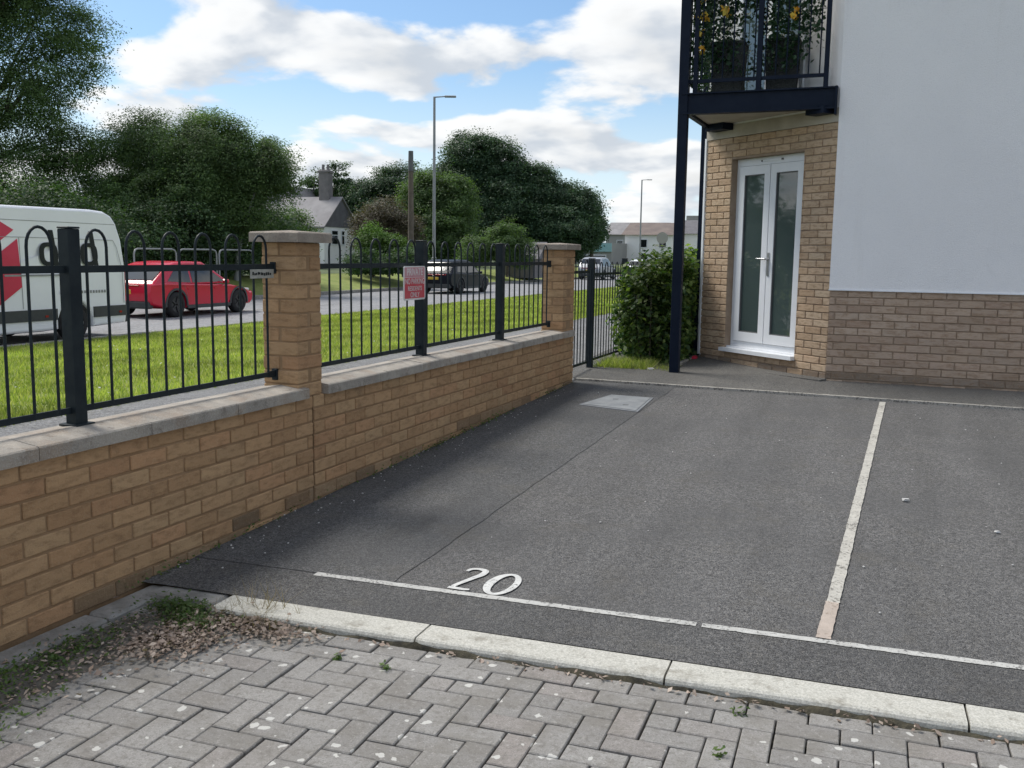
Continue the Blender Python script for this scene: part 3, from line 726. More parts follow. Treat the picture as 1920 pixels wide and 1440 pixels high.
# double door
dr = part('double_door', wbox(wbox(wbox(wbox(MB(), DS0+.006, DS0+.06, -.15, -.085, DZ0+.03, DZ1-.006), DS1-.06, DS1-.006, -.15, -.085, DZ0+.03, DZ1-.006), DS0+.06, DS1-.06, -.15, -.085, DZ1-.085, DZ1-.006), DS0+.06, DS1-.06, -.15, -.085, DZ0+.03, DZ0+.09), M_upvc, bld)
sl_ = MB(); wbox(sl_, DS0-.004, DS1+.035, -.12, .055, DZ0-.03, DZ0+.012); wbox(sl_, DS0+.004, DS1-.004, -.14, -.03, DZ0+.012, DZ0+.03); part('sill', sl_, M_upvc, dr)
mid = (DS0+DS1)/2
for i, (a, b) in enumerate(((DS0+.064, mid-.006), (mid+.006, DS1-.064))):
    z0, z1 = DZ0+.095, DZ1-.09; fr = .085
    lf = MB(); wbox(lf, a, a+fr, -.135, -.068, z0, z1); wbox(lf, b-fr, b, -.135, -.068, z0, z1); wbox(lf, a+fr, b-fr, -.135, -.068, z1-fr-.01, z1); wbox(lf, a+fr, b-fr, -.135, -.068, z0, z0+fr+.02)
    part('door_leaf', lf, M_upvc, dr)
    gk = MB(); e = .010
    for (s0, s1, y0, y1) in ((a+fr, a+fr+e, z0+fr+.02, z1-fr-.01), (b-fr-e, b-fr, z0+fr+.02, z1-fr-.01), (a+fr+e, b-fr-e, z1-fr-.02, z1-fr-.01), (a+fr+e, b-fr-e, z0+fr+.02, z0+fr+.03)): wbox(gk, s0, s1, -.11, -.074, y0, y1)
    part('gasket', gk, M_gasket, dr)
    part('pane', wbox(MB(), a+fr+.004, b-fr-.004, -.10, -.09, z0+fr+.024, z1-fr-.014), M_glass, dr)
hb = MB(); wbox(hb, mid-.045, mid-.018, -.07, -.058, 1.25, 1.50); part('handle_plate', hb, M_chrome, dr)
hp = [P3(mid-.03, -.06, 1.43), P3(mid-.03, -.015, 1.43), P3(mid+.005, -.010, 1.43), P3(mid+.10, -.012, 1.432)]
part('handle', MB().tube(hp, .010, 8), M_chrome, dr, 50)
vt = MB(); wbox(vt, mid-.16, mid+.14, -.085, -.075, DZ1-.055, DZ1-.035); part('trickle_vent', vt, M_upvc, dr)
for s in (-.17, .14):
    part('vent_screw', wbox(MB(), mid+s, mid+s+.02, -.085, -.072, DZ1-.054, DZ1-.036), M_gasket, dr)
# doorway above the balcony
ud = part('balcony_door', wbox(wbox(wbox(MB(), .50, .57, 0.006, .03, 3.12, 5.1), 1.45, 1.52, .006, .03, 3.12, 5.1), .57, 1.45, .006, .03, 3.12, 3.2), M_upvc, bld)
part('pane', wbox(MB(), .57, 1.45, .006, .016, 3.2, 5.1), M_glass, ud)
part('mullion', wbox(MB(), .97, 1.05, .006, .034, 3.2, 5.1), M_upvc, ud)
# balcony: steel frame on two posts
BX0, BX1, BY0, BY1 = -2.175, -.70, 10.215, 11.66
bal = part('balcony', MB().box(((BX0+BX1)/2, BY0+.03, 3.0), (BX1-BX0, .055, .205)), M_black, bld)
part('front_flange', MB().box(((BX0+BX1)/2-.01, BY0+.022, 2.903), (BX1-BX0+.02, .10, .016)).box(((BX0+BX1)/2, BY0+.022, 3.099), (BX1-BX0+.05, .10, .014)), M_black, bal)
part('side_beam', MB().box((BX0+.02, (BY0+BY1)/2+.06, 3.0), (.055, BY1-BY0-.10, .20)), M_black, bal)
part('end_plate', MB().box((BX1+.012, BY0+.035, 2.975), (.02, .13, .27)), M_black, bal)
part('soffit', MB().prism([(BX0+.05, BY0+.06, 2.93), (BX1, BY0+.06, 2.93), (BX1, 10.3, 2.93), (C1.x-.02, C1.y+.05, 2.93), (BX0+.05, BY1-.04, 2.93)], (0, 0, .03)), M_band, bal)
part('deck', MB().prism([(BX0+.05, BY0+.07, 3.075), (BX1, BY0+.07, 3.075), (BX1, 10.3, 3.075), (C1.x-.02, C1.y+.05, 3.075), (BX0+.05, BY1-.04, 3.075)], (0, 0, .03)), M_plastic, bal)
part('front_post', MB().box((BX0-.012, BY0+.03, 2.45), (.098, .098, 4.6), 0, .004), M_black, bal)
part('rear_post', MB().box((BX0-.055, BY1+.03, 2.45), (.075, .075, 4.6), 0, .004), M_black, bal)
for s0, s1 in ((.06, .30), (1.55, 1.86)): part('bracket', wbox(MB(), s0, s1, .012, .16, 2.855, 2.925), M_black, bal)
ry = BY0+.035; RT = 4.32
for x, w in ((BX0+.10, .045), (-1.44, .05), (-.795, .045)): part('rail_post', MB().box((x, ry, (3.106+RT)/2), (w, w, RT-3.106), 0, .003), M_black, bal)
for z in (3.225, RT): part('rail', MB().box(((BX0-.79)/2+.02, ry, z), (-.79-BX0-.02, .022, .035), 0), M_black, bal)
for k in range(12):
    x = BX0+.16+k*.105
    if abs(x+1.44) < .04: continue
    part('baluster', MB().tube([(x, ry, 3.23), (x, ry, RT)], .007, 6), M_black, bal)
for z in (3.225, RT): part('side_rail', MB().box((BX0+.02, (BY0+BY1)/2, z), (.022, BY1-BY0-.06, .035)), M_black, bal)
for k in range(12): part('side_baluster', MB().tube([(BX0+.02, BY0+.14+k*.108, 3.23), (BX0+.02, BY0+.14+k*.108, RT)], .007, 6), M_black, bal)
# low edging beside the post and door step
struct('path_edging', MB().box((-2.235, 10.95, pz(10.9)+.0), (.045, 1.25, .06), 0, .006), M_edging)
struct('door_apron', MB().prism([P3(-.02, .0, .18), P3(LD+.1, 0, .18), P3(LD+.1, .42, .17), P3(-.02, .10, .17)], (0, 0, .062)), M_pave)

# ------------------------------------------------------------------ vehicles
def inset_poly(p, d):
    n = len(p); out = []
    area = sum(p[i][0]*p[(i+1) % n][1]-p[(i+1) % n][0]*p[i][1] for i in range(n)); sg_ = 1 if area > 0 else -1
    for i in range(n):
        a, b, c = Vector(p[i-1]), Vector(p[i]), Vector(p[(i+1) % n]); e1, e2 = (b-a).normalized(), (c-b).normalized()
        nrm = Vector((-e1.y, e1.x))+Vector((-e2.y, e2.x))
        nrm = nrm.normalized() if nrm.length > 1e-4 else Vector((-e1.y, e1.x))
        k = max(.5, nrm.dot(Vector((-e1.y, e1.x)))); out.append(tuple(b+nrm*sg_*d/k))
    return out
def loft(prof, hw, ymap, edge=.05):
    mb = MB(); fr = [(-1, edge), (-.985, edge*.45), (-.94, edge*.12), (-.8, 0), (0, 0), (.8, 0), (.94, edge*.12), (.985, edge*.45), (1, edge)]
    n = len(prof); v = []
    for s, i in fr:
        for u, z in inset_poly(prof, i): v.append((u, hw*s*ymap(u, z), z))
    f = [(k*n+i, k*n+(i+1) % n, (k+1)*n+(i+1) % n, (k+1)*n+i) for k in range(len(fr)-1) for i in range(n)]
    area = sum(prof[i][0]*prof[(i+1) % n][1]-prof[(i+1) % n][0]*prof[i][1] for i in range(n))
    f += [tuple(range(n)), tuple(range(len(v)-1, len(v)-n-1, -1))]
    if area < 0: f = [q[::-1] for q in f]
    f = [q[::-1] for q in f] if True else f
    return mb.add(v, f)
def arch(cu, r, z0, n=9):
    """points of a wheel arch from front to rear along the sill at z0"""
    c = math.sqrt(max(r*r-(z0-.34)**2, .01)); a0 = math.atan2(z0-.34, c)
    return [(cu+r*math.cos(a), .34+r*math.sin(a)) for a in np.linspace(a0, math.pi-a0, n)]
def wheel(parent, u, y, r, m_rim, side):
    t = .22; w = MB().lathe([(r*.62, -t/2), (r*.9, -t/2), (r*.985, -t*.36), (r, 0), (r*.985, t*.36), (r*.9, t/2), (r*.62, t/2)], 26, 'y')
    w.v = [(p[0]+u, p[1]+y, p[2]+r) for p in w.v]; ty = part('wheel', w, M_tyre, parent, 50, True)
    rm_ = MB().lathe([(r*.63, t*.42*side), (r*.58, t*.34*side), (.07, t*.30*side), (.001, t*.32*side)], 20, 'y')
    for k in range(5):
        a = k*2*math.pi/5; b = MB().box((r*.34, t*.36*side, 0), (r*.5, .03, r*.13)); rm_.add([(p[0]*math.cos(a)-p[2]*math.sin(a), p[1], p[0]*math.sin(a)+p[2]*math.cos(a)) for p in b.v], b.f)
    rm_.v = [(p[0]+u, p[1]+y, p[2]+r) for p in rm_.v]; part('rim', rm_, m_rim, ty, 40, True)
def side_poly(mb, pts, yf, side, d=.006):
    """thin patch following the body side"""
    a = [(u, side*(yf(u, z)), z) for u, z in pts]; mb.prism(a, (0, side*d, 0)); return mb
def car(name, label, loc, rz, paint, m_rim, L=4.45, W=1.88, H=1.60, wb=2.68, fo=.85, coupe=.0, rear_plate=True):
    c = thing(name, label, 'car', loc, rz, None)
    ro = L-wb-fo; ru, fu = ro, ro+wb; r = .345; hw = W/2; belt = .93*H/1.6
    def ym(u, z):
        t = min(1, max(0, (u-(L-.9))/.9)); k = 1-.16*t**2
        t = min(1, max(0, (.7-u)/.7)); k *= 1-.10*t**2
        return k*(1-.05*max(0, (.45-z)/.3) if z < .45 else 1)
    low = [(.10, .36), (.02, .52), (.0, .70), (.05, .90), (.16, belt+.05), (.60, belt+.07), (1.6, belt+.03), (2.6, belt-.0), (L-1.45, belt-.02), (L-1.2, belt-.03), (L-.6, belt-.14), (L-.22, belt-.26), (L-.06, .62), (L-.0, .5), (L-.05, .33), (L-.18, .24)]
    low += [(p[0], p[1]) for p in arch(fu, r+.055, .24)]+[(fu-.75, .22), (ru+.75, .22)]+arch(ru, r+.055, .24)
    part('body', loft(low, hw, ym, .05), paint, c, 45, True)
    for s in (-1, 1): part('sill_trim', MB().box(((ru+fu)/2, s*(hw-.012), .27), (wb-.85, .04, .10), 0, .01), M_plastic, c, 0, True)
    part('rear_bumper_trim', MB().box((.12, 0, .36), (.22, W*.86, .20), 0, .04), M_plastic, c, 0, True)
    def ymc(u, z): return 1-.20*max(0, min(1, (z-belt)/(H-belt)))
    R0 = .35+coupe
    cab = [(.12, belt+.0), (.22, belt+.10), (R0+.25, H-.12), (R0+.6, H-.03), (R0+1.1, H), (R0+1.7, H-.01), (2.5, H-.10), (L-1.15, belt-.0)]
    cb = part('cabin', loft(cab, hw*.93, ymc, .06), paint, c, 45, True)
    yf = lambda u, z: hw*.93*ymc(u, z)+.001
    for s in (-1, 1):
        part('side_window', side_poly(MB(), [(.72, belt+.10), (R0+.55, H-.16), (1.62, H-.12), (1.62, belt+.05)], yf, s), M_carglass, c, 0, True)
        part('side_window', side_poly(MB(), [(1.70, belt+.05), (1.70, H-.12), (2.40, H-.17), (L-1.42, belt+.06)], yf, s), M_carglass, c, 0, True)
        part('door_mirror', MB().box((L-1.55, s*(hw+.07), belt+.06), (.12, .18, .12), 0, .03), paint, c, 0, True)
        part('tail_light', MB().box((.115, s*(hw-.25), .84), (.10, .34, .13), -s*.28, .03), M_lightred, c, 0, True)
        part('headlight', MB().box((L-.28, s*(hw-.28), .66), (.24, .28, .10), s*.5, .03), M_lightclear, c, 0, True)
        for uu in (ru, fu): wheel(c, uu, s*(hw-.115), r, m_rim, s)
        for uu in (ru, fu): part('wheel_well', MB().box((uu, s*(hw-.23), .45), (.66, .34, .41)), M_tyre, c, 0, True)
    yb = lambda u, z: hw*ym(u, z)-.001
    for s in (-1, 1):
        for uu in (ru, fu):
            rg = MB(); v_ = []; f_ = []
            for k, a in enumerate(np.linspace(-.12, math.pi+.12, 17)):
                for r_ in (r+.045, r+.105): u_, z_ = uu+r_*math.cos(a), .34+r_*math.sin(a); v_ += [(u_, s*(yb(u_, max(z_, .46))-.02), z_), (u_, s*(yb(u_, max(z_, .46))+.008), z_)]
            for k in range(16):
                q = 4*k; f_ += [(q+1, q+3, q+7, q+5), (q, q+1, q+5, q+4), (q+3, q+2, q+6, q+7)]
            part('arch_trim', rg.add(v_, f_), M_plastic, c, 0, True)
        for (u0_, z0_, u1_, z1_) in ((1.66, .32, 1.66, belt), (2.78, .32, 2.86, belt-.02), (ru+.44, .52, ru+.30, belt)):
            part('door_gap', side_poly(MB(), [(u0_, z0_), (u0_+.012, z0_), (u1_+.012, z1_), (u1_, z1_)], yb, s, .003), M_seam, c, 0, True)
        for uu in (1.40, 2.52): part('door_handle', side_poly(MB(), [(uu, belt-.13), (uu+.17, belt-.13), (uu+.17, belt-.10), (uu, belt-.10)], yb, s, .025), paint, c, 0, True)
    part('tail_strip', MB().box((.045, 0, .86), (.05, W*.55, .05), 0, .01), M_lightred, c, 0, True)
    part('rear_badge', MB().box((.03, 0, .80), (.03, .10, .03), 0, .005), M_chrome, c, 0, True)
    def across(u0, z0, u1, z1, k, off, w0=.8, w1=.72):
        n_ = Vector((-(z1-z0), 0, u1-u0)).normalized()*off*k
        return MB().prism([Vector((u0, -hw*w0, z0))+n_, Vector((u0, hw*w0, z0))+n_, Vector((u1, hw*w1, z1))+n_, Vector((u1, -hw*w1, z1))+n_], n_.normalized()*.006)
    part('rear_window', across(.27, belt+.13, R0+.24, H-.14, 1, .012), M_carglass, c, 0, True)
    part('windscreen', across(L-1.22, belt+.06, 2.56, H-.12, -1, .012), M_carglass, c, 0, True)
    if rear_plate: part('number_plate', MB().box((.012, 0, .70), (.03, .52, .115), 0, .004), M_plate_y, c, 0, True)
    part('front_grille', MB().box((L-.035, 0, .44), (.06, W*.5, .22), 0, .02), M_plastic, c, 0, True)
    return c
car('red_car', 'bright red coupe-roofed family car driving along the road behind the van', (-19.05, 20.15, -.37), R(90), M_redpaint, M_rim, L=4.5, W=1.9, H=1.50, coupe=.25)
car('dark_car', 'dark navy estate car driving away on the road near the wooden pole', (-19.35, 39.2, -.37), R(90), M_darkpaint, M_rim, L=4.5, H=1.53, coupe=.05)
car('silver_car', 'silver car far along the road beside the low shop', (-21.2, 68.6, -.37), R(90), M_silver, M_rim_s, L=4.4, H=1.66)
car('white_car', 'small white car in the distance along the road, beyond the grey shed', (-24.6, 66, .1), R(110), M_van, M_rim_s, L=4.1, H=1.5)
car('parked_white_car', 'white hatchback parked in the distance behind the gate railings', (-19.6, 76, -.37), R(85), M_van, M_rim_s, L=4.1, H=1.5)
# delivery van, heading left out of the picture
VL, VW, VH = 5.9, 2.04, 2.60
van = thing('delivery_van', 'white high-roof delivery van with red panel and dark dpd lettering', 'van', (-15.14-VW/2, 16.12, -.37), R(-90))
vr, vf, vrad = 1.38, 4.75, .345
def vym(u, z):
    k = 1-.075*max(0, min(1, (z-1.35)/1.2))**1.5; t = min(1, max(0, (u-(VL-1.1))/1.1)); return k*(1-.14*t*t)
vp = [(.03, .28), (.0, .45), (.0, 1.45), (.06, 2.0), (.16, 2.34), (.28, 2.50), (.46, 2.575), (.8, 2.60), (3.6, 2.59), (4.1, 2.52), (4.55, 2.22), (5.0, 1.45), (5.55, 1.12), (5.84, .85), (5.9, .5), (5.84, .26)]
vp += arch(vf, .43, .24)+[(vf-.8, .22), (vr+.8, .22)]+arch(vr, .43, .24)
part('body', loft(vp, VW/2, vym, .06), M_van, van, 40, True)
vy = lambda u, z: VW/2*vym(u, z)*.999-.0
def vside(name, pts, m, d=.008, par=van): return part(name, side_poly(MB(), pts, vy, 1, d), m, par, 0, True)
for a, b in ((.04, vr-.45), (vr+.47, vf-.47)): vside('rub_strip', [(a, .44), (b, .44), (b, .655), (a, .655)], M_plastic, .022)
part('rear_bumper', MB().box((-.03, 0, .40), (.12, VW*.95, .22), 0, .03), M_plastic, van, 0, True)
def seam(pts, w=.012):
    mb = MB()
    for (u0, z0), (u1, z1) in zip(pts[:-1], pts[1:]):
        d = Vector((u1-u0, z1-z0)); n_ = Vector((-d.y, d.x)).normalized()*w/2
        side_poly(mb, [(u0+n_.x, z0+n_.y), (u1+n_.x, z1+n_.y), (u1-n_.x, z1-n_.y), (u0-n_.x, z0-n_.y)], vy, 1, .003)
    return mb
M_vseam = mat('van_panel_gap', (.30, .31, .32), .5)
part('roof_seam', seam([(.22, 2.31), (4.2, 2.33)]), M_vseam, van, 0, True)
part('panel_gap', seam([(.30, 1.99), (2.3, 2.01), (4.0, 2.01)], .010), M_vseam, van, 0, True)
part('panel_gap', seam([(.30, 1.99), (.22, 1.85), (.10, 1.38), (.08, .7)], .010), M_vseam, van, 0, True)
part('door_runner', seam([(1.55, 1.30), (3.0, 1.305)], .035), M_vseam, van, 0, True)
part('panel_gap', seam([(2.62, .68), (2.62, 2.0)], .010), M_vseam, van, 0, True)
# red emblem panel: two facets split by a white diagonal
vside('red_panel', [(2.72, 2.14), (3.25, 2.42), (3.9, 2.30), (3.9, 1.42), (3.55, 1.60)], M_vanred, .004)
vside('red_panel', [(2.66, 1.98), (3.07, 1.72), (3.9, 1.20), (3.9, .70), (3.25, .70), (2.63, 1.09), (2.65, 1.55)], M_vanred, .004)
def ring(cu, cz_, ru_, rz_, wu, wz, n=28):
    mb = MB(); v = []; f = []
    for k in range(n):
        a = 2*math.pi*k/n; ca, sa = math.cos(a), math.sin(a); e = .72
        ca, sa = math.copysign(abs(ca)**e, ca), math.copysign(abs(sa)**e, sa)
        for r1, r2 in ((ru_, rz_), (ru_-wu, rz_-wz)):
            u_, z_ = cu+r1*ca, cz_+r2*sa; v.append((u_, vy(u_, z_)+.004, z_))
    for k in range(n): k2 = (k+1) % n; f.append((2*k, 2*k2, 2*k2+1, 2*k+1))
    return mb.add(v, f)
def letter(kind, cu):
    lt = ring(cu, 1.70, .225, .225, .115, .08)
    if kind == 'd': side_poly(lt, [(cu-.225, 1.48), (cu-.11, 1.48), (cu-.03, 2.16), (cu-.14, 2.16)], vy, 1, .006)
    else: side_poly(lt, [(cu+.225, 1.92), (cu+.11, 1.92), (cu+.03, 1.24), (cu+.14, 1.24)], vy, 1, .006)
    part('letter_'+kind, lt, M_letter, van, 0, True)
for kind, cu in (('d', 1.97), ('p', 1.46), ('d', .97)): letter(kind, cu)
lt2 = MB()
for k in range(16):
    if k in (5, 9): continue
    uu = 1.75-k*.075; side_poly(lt2, [(uu, .93), (uu-.045, .93), (uu-.045, .985), (uu, .985)], vy, 1, .003)
part('small_print', lt2, M_vseam, van, 0, True)['kind'] = 'stuff'
for s in (-1, 1):
    part('tail_light', MB().box((-.008, s*(VW/2-.10), 1.15), (.04, .12, .60), 0, .01), M_lightred, van, 0, True)
    for uu in (vr, vf): wheel(van, uu, s*(VW/2-.13), vrad, M_rim_s, s)
    for uu in (vr, vf): part('wheel_well', MB().box((uu, s*(VW/2-.27), .47), (.74, .42, .46)), M_tyre, van, 0, True)
    part('side_window', side_poly(MB(), [(4.0, 1.40), (4.12, 2.0), (4.5, 1.98), (4.86, 1.42)], vy, s, .006), M_carglass, van, 0, True)
    part('door_mirror', MB().box((4.75, s*(VW/2+.12), 1.55), (.14, .2, .32), 0, .04), M_plastic, van, 0, True)
part('windscreen', MB().prism([(4.60, -.85, 2.18), (4.60, .85, 2.18), (5.04, .90, 1.48), (5.04, -.90, 1.48)], (.02, 0, .012)), M_carglass, van, 0, True)
for uu, m_ in ((2.15, M_lightred), (.25, M_lightred)): part('side_marker', side_poly(MB(), [(uu, .50), (uu-.07, .50), (uu-.07, .54), (uu, .54)], vy, 1, .03), m_, van, 0, True)

# ------------------------------------------------------------------ vegetation
def unit(n):
    v = rng.normal(size=(n, 3)); return v/np.linalg.norm(v, axis=1, keepdims=True)
def leaf_quads(C, size, upb=.6, asp=.55, nrm=None):
    n = len(C); nv = unit(n); nv[:, 2] = np.abs(nv[:, 2])+upb
    if nrm is not None: nv = nv+nrm
    nv /= np.linalg.norm(nv, axis=1, keepdims=True)
    t = np.cross(nv, unit(n)); t /= np.linalg.norm(t, axis=1, keepdims=True)+1e-9; b = np.cross(nv, t)
    s = (size*rng.uniform(.6, 1.25, n))[:, None]; fold = nv*s*.18
    return np.stack([C-t*s, C+b*s*asp-fold*0, C+t*s-fold, C-b*s*asp], 1).reshape(-1, 3)
def leaf_tris(C, size, upb=.3, nrm=None):
    n = len(C); nv = unit(n); nv[:, 2] = np.abs(nv[:, 2])+upb
    if nrm is not None: nv = nv+nrm
    nv /= np.linalg.norm(nv, axis=1, keepdims=True)
    t = np.cross(nv, unit(n)); t /= np.linalg.norm(t, axis=1, keepdims=True)+1e-9; b = np.cross(nv, t)
    s = (size*rng.uniform(.6, 1.3, n))[:, None]
    return np.stack([C-t*s, C+t*s*.6+b*s*.72, C+t*s*.6-b*s*.72], 1).reshape(-1, 3)
def lobes_points(lobes, nc, k, shell, cr, flat=.6):
    L_ = np.array(lobes, float); w = (L_[:, 3]*L_[:, 4]*L_[:, 5])**(2/3); idx = rng.choice(len(L_), nc, p=w/w.sum())
    d = unit(nc); r = shell+(1-shell)*rng.random(nc)**.6; r *= 1+rng.normal(0, .06, nc)
    c = L_[idx, :3]+d*L_[idx, 3:]*r[:, None]
    sz = cr*rng.uniform(.5, 1.3, nc); off = np.clip(rng.normal(size=(nc, k, 3)), -1.7, 1.7)*sz[:, None, None]*np.array([1, 1, flat])
    return (c[:, None, :]+off).reshape(-1, 3), np.repeat(d, k, 0)
def G(lat, dep):
    """metres right of / ahead of the standpoint on the ground -> world x, y"""
    return (lat*math.cos(YAW)-dep*math.sin(YAW), lat*math.sin(YAW)+dep*math.cos(YAW))
def tree(name, label, lat, dep, base, lobes, nc, k, size, m, cr, shell=.45, trunk=.22, lean=0, cat='tree', group=None, limbs=True, trunk_m=None, fork=.45):
    bx, by = G(lat, dep); t = thing(name, label, cat, (bx, by, base), 0, group)
    Lw = []
    for dl_, dd, z, rl_, rz_ in lobes:
        x, y = G(lat+dl_, dep+dd); Lw.append((x, y, z, rl_, rl_, rz_))
    C_, d_ = lobes_points(Lw, nc, int(k*1.7), shell, cr); kp = C_[:, 2] > base+.1; C_, d_ = C_[kp], d_[kp]
    V = leaf_tris(C_, size*.78, .30, d_*.75)
    me = fastmesh('crown', V-np.array([bx, by, base]), 3, m); o = bpy.data.objects.new('crown', me); link(o, t, (bx, by, base))
    ztop = max(l[2] for l in Lw); zf = base+(ztop-base)*fork
    tk = MB().tube([(bx, by, base-.2), (bx+.05, by, base+(zf-base)*.5), (bx+lean*.3, by+.05, zf)], [trunk*1.25, trunk, trunk*.8], 9)
    if limbs:
        for l in Lw:
            s = Vector((bx+lean*.3, by+.05, zf-.1)); e = Vector(l[:3])+Vector((0, 0, l[5]*.35)); m1 = s.lerp(e, .45)+Vector((random.uniform(-.3, .3), random.uniform(-.3, .3), random.uniform(0, .4)))
            tk.tube([s, m1, e], [trunk*.55, trunk*.36, trunk*.08], 6)
            for q in range(3):
                e2 = Vector(l[:3])+Vector((random.uniform(-1, 1)*l[3], random.uniform(-1, 1)*l[4], random.uniform(-.2, .7)*l[5]))*.8
                tk.tube([m1, m1.lerp(e2, .5)+Vector((0, 0, .2)), e2], [trunk*.26, trunk*.16, trunk*.03], 5)
    part('trunk', tk, trunk_m or M_bark, t, 60); return t
BG = 'trees across the road'
# large open tree at the left, limbs and sky showing through
tree('broadleaf_tree', 'tall open-crowned tree rising behind the white van with sky showing through', -23.6, 42, .4,
     [(.8, 0, 14.5, 4.0, 2.6), (3.0, 0, 12.8, 2.4, 1.7), (3.5, .5, 10.6, 2.6, 1.5), (-.6, 0, 10.8, 3.2, 1.8), (3.9, .2, 8.9, 2.3, 1.1), (2.0, -.5, 7.4, 3.0, 1.3), (-.8, 0, 6.4, 3.2, 1.8), (4.6, 0, 5.6, 1.7, 1.0), (2.2, 0, 4.4, 3.4, 1.7), (-1.5, 0, 3.5, 3, 1.8)],
     1500, 130, .062, M_leaf_mid, .44, .40, .20, fork=.30)
# rounded dense trees in the middle of the left half
tree('broadleaf_tree', 'dense rounded dark green tree with ragged top behind the red car', -14.4, 41, .4,
     [(-1.6, 0, 4.4, 2.1, 2.0), (.2, 0, 5.4, 2.3, 1.9), (1.7, .3, 4.5, 2.0, 2.1), (0, -.8, 3.0, 2.9, 1.6), (-2.6, .4, 3.0, 1.8, 1.5)], 520, 260, .055, M_leaf_mid, .36, .5, .2, group=None)
tree('broadleaf_tree', 'broad dark tree with pale bent trunk between the red car and the cottage', -11.3, 40, .4,
     [(-1.1, 0, 5.0, 1.9, 1.9), (.5, .3, 4.9, 1.5, 1.5), (1.35, 0, 4.5, 1.1, 1.0), (-1.6, -.6, 3.2, 1.9, 1.4), (.1, -.4, 3.0, 1.2, 1.1)], 460, 250, .055, M_leaf_mid, .36, .5, .12, lean=.8, trunk_m=M_galv, fork=.40)
tree('small_tree', 'thin sparse-leaved tree behind the cottage chimney', -18.4, 98, .4, [(0, 0, 7.6, 1.6, 2.0), (1.0, 0, 9.3, 1.0, 1.3), (-1.4, 0, 8.2, 1.2, 1.4), (1.9, 0, 8.0, .6, .8)], 70, 50, .14, M_leaf_dark, .3, .3, .07)
# hedge belt below them
def hedge(name, label, pts, h, wd, n, size, m, base=.35, zlow=0., group=None, cr=.25):
    c = Vector((sum(p[0] for p in pts)/len(pts), sum(p[1] for p in pts)/len(pts))); t = thing(name, label, 'hedge', (c.x, c.y, base), 0, group)
    L_ = []
    for a, b in zip(pts[:-1], pts[1:]):
        A, B = Vector(a), Vector(b); k = max(2, int((B-A).length/(wd*.9)))
        for i in range(k):
            q = A.lerp(B, (i+.5)/k); hh = h*random.uniform(.82, 1.1); L_.append((q.x, q.y, base+zlow+hh/2, wd*random.uniform(.85, 1.15), wd*random.uniform(.85, 1.15), hh/2))
    C_, d_ = lobes_points(L_, n, 100, .45, cr); kp = C_[:, 2] > base; C_, d_ = C_[kp], d_[kp]
    me = fastmesh('foliage', leaf_tris(C_, size*.58, .3, d_*.7)-np.array([c.x, c.y, base]), 3, m); o = bpy.data.objects.new('foliage', me); link(o, t, (c.x, c.y, base))
    st = MB()
    for l in L_: st.tube([(l[0], l[1], base-.1), (l[0]+random.uniform(-.1, .1), l[1], l[2])], [.05, .02], 5)
    part('stems', st, M_bark, t)['kind'] = 'stuff'; return t
hedge('hedge', 'dark overgrown roadside hedge behind the van and the red car', [(-28.3, 4), (-27.8, 20), (-26.4, 30), (-25.4, 36.5)], 3.3, 1.9, 2600, .10, M_leaf_dark, cr=.33)
hedge('hedge', 'mid green bushy hedge in front of the cottage roof', [G(-15.4, 60), G(-13.0, 60)], 3.5, 1.35, 300, .11, M_leaf_mid, cr=.35)
hedge('shrub', 'bright yellow-green shrub at the foot of the wooden pole', [G(-7.6, 50), G(-5.7, 50)], 2.25, .85, 300, .085, M_leaf_bright, cr=.22)['category'] = 'shrub'
hedge('hedge', 'dark clipped hedge below the bright shrub along the far kerb', [G(-7.9, 47.5), G(-4.4, 48.5)], 1.15, .7, 170, .10, M_leaf_dark, cr=.22)
tree('bronze_tree', 'bronze brown-leaved small tree right of the cottage', -8.2, 62, .4, [(0, 0, 3.4, 1.7, 1.4), (-.9, 0, 2.6, 1.3, 1.2), (1.1, 0, 2.7, 1.3, 1.3)], 300, 80, .075, M_leaf_brown, .32, .45, .12)
# tall group in the middle distance
tree('tall_tree', 'tallest dark domed tree in the middle of the skyline', -3.1, 92, .4, [(-.7, 0, 10.0, 2.7, 2.5), (1.3, 0, 8.9, 2.9, 2.9), (-2.4, -1, 7.0, 2.8, 2.8), (1.9, -1, 5.4, 3.6, 3.6), (-1.0, -2, 3.8, 4.0, 2.8)], 1100, 110, .125, M_leaf_far, .52, .55, .35)
tree('tall_tree', 'rounded dark tree on the right shoulder of the tree group', 4.2, 92, .4, [(-2.9, 0, 7.6, 2.3, 2.2), (-.9, 0, 6.5, 2.5, 2.4), (1.5, 0, 5.5, 2.4, 2.3), (0, -1, 3.6, 3.9, 2.8)], 860, 100, .125, M_leaf_far, .5, .55, .3)
tree('tall_tree', 'small dark tree at the right end of the tree group above the far pier', 7.5, 95, .4, [(0, 0, 3.9, 1.2, 1.6), (-1.3, 0, 3.8, 1.8, 1.9)], 260, 90, .12, M_leaf_far, .42, .55, .2)
tree('tall_tree', 'lighter green bushy tree directly behind the street lamp', -6.0, 76, .4, [(-.9, 0, 5.5, 1.7, 2.2), (1.1, 0, 5.2, 1.9, 2.2), (0, -.6, 3.0, 3.0, 2.2)], 520, 110, .10, M_leaf_mid, .42, .5, .22)
tree('tall_tree', 'dark tree behind the wooden pole left of the tallest tree', -12.6, 97, .4, [(1.4, 0, 7.7, 2.9, 2.3), (-1.6, 0, 6.6, 2.7, 2.0), (.8, -1, 4.2, 4.6, 3.0)], 640, 100, .13, M_leaf_far, .52, .5, .3)
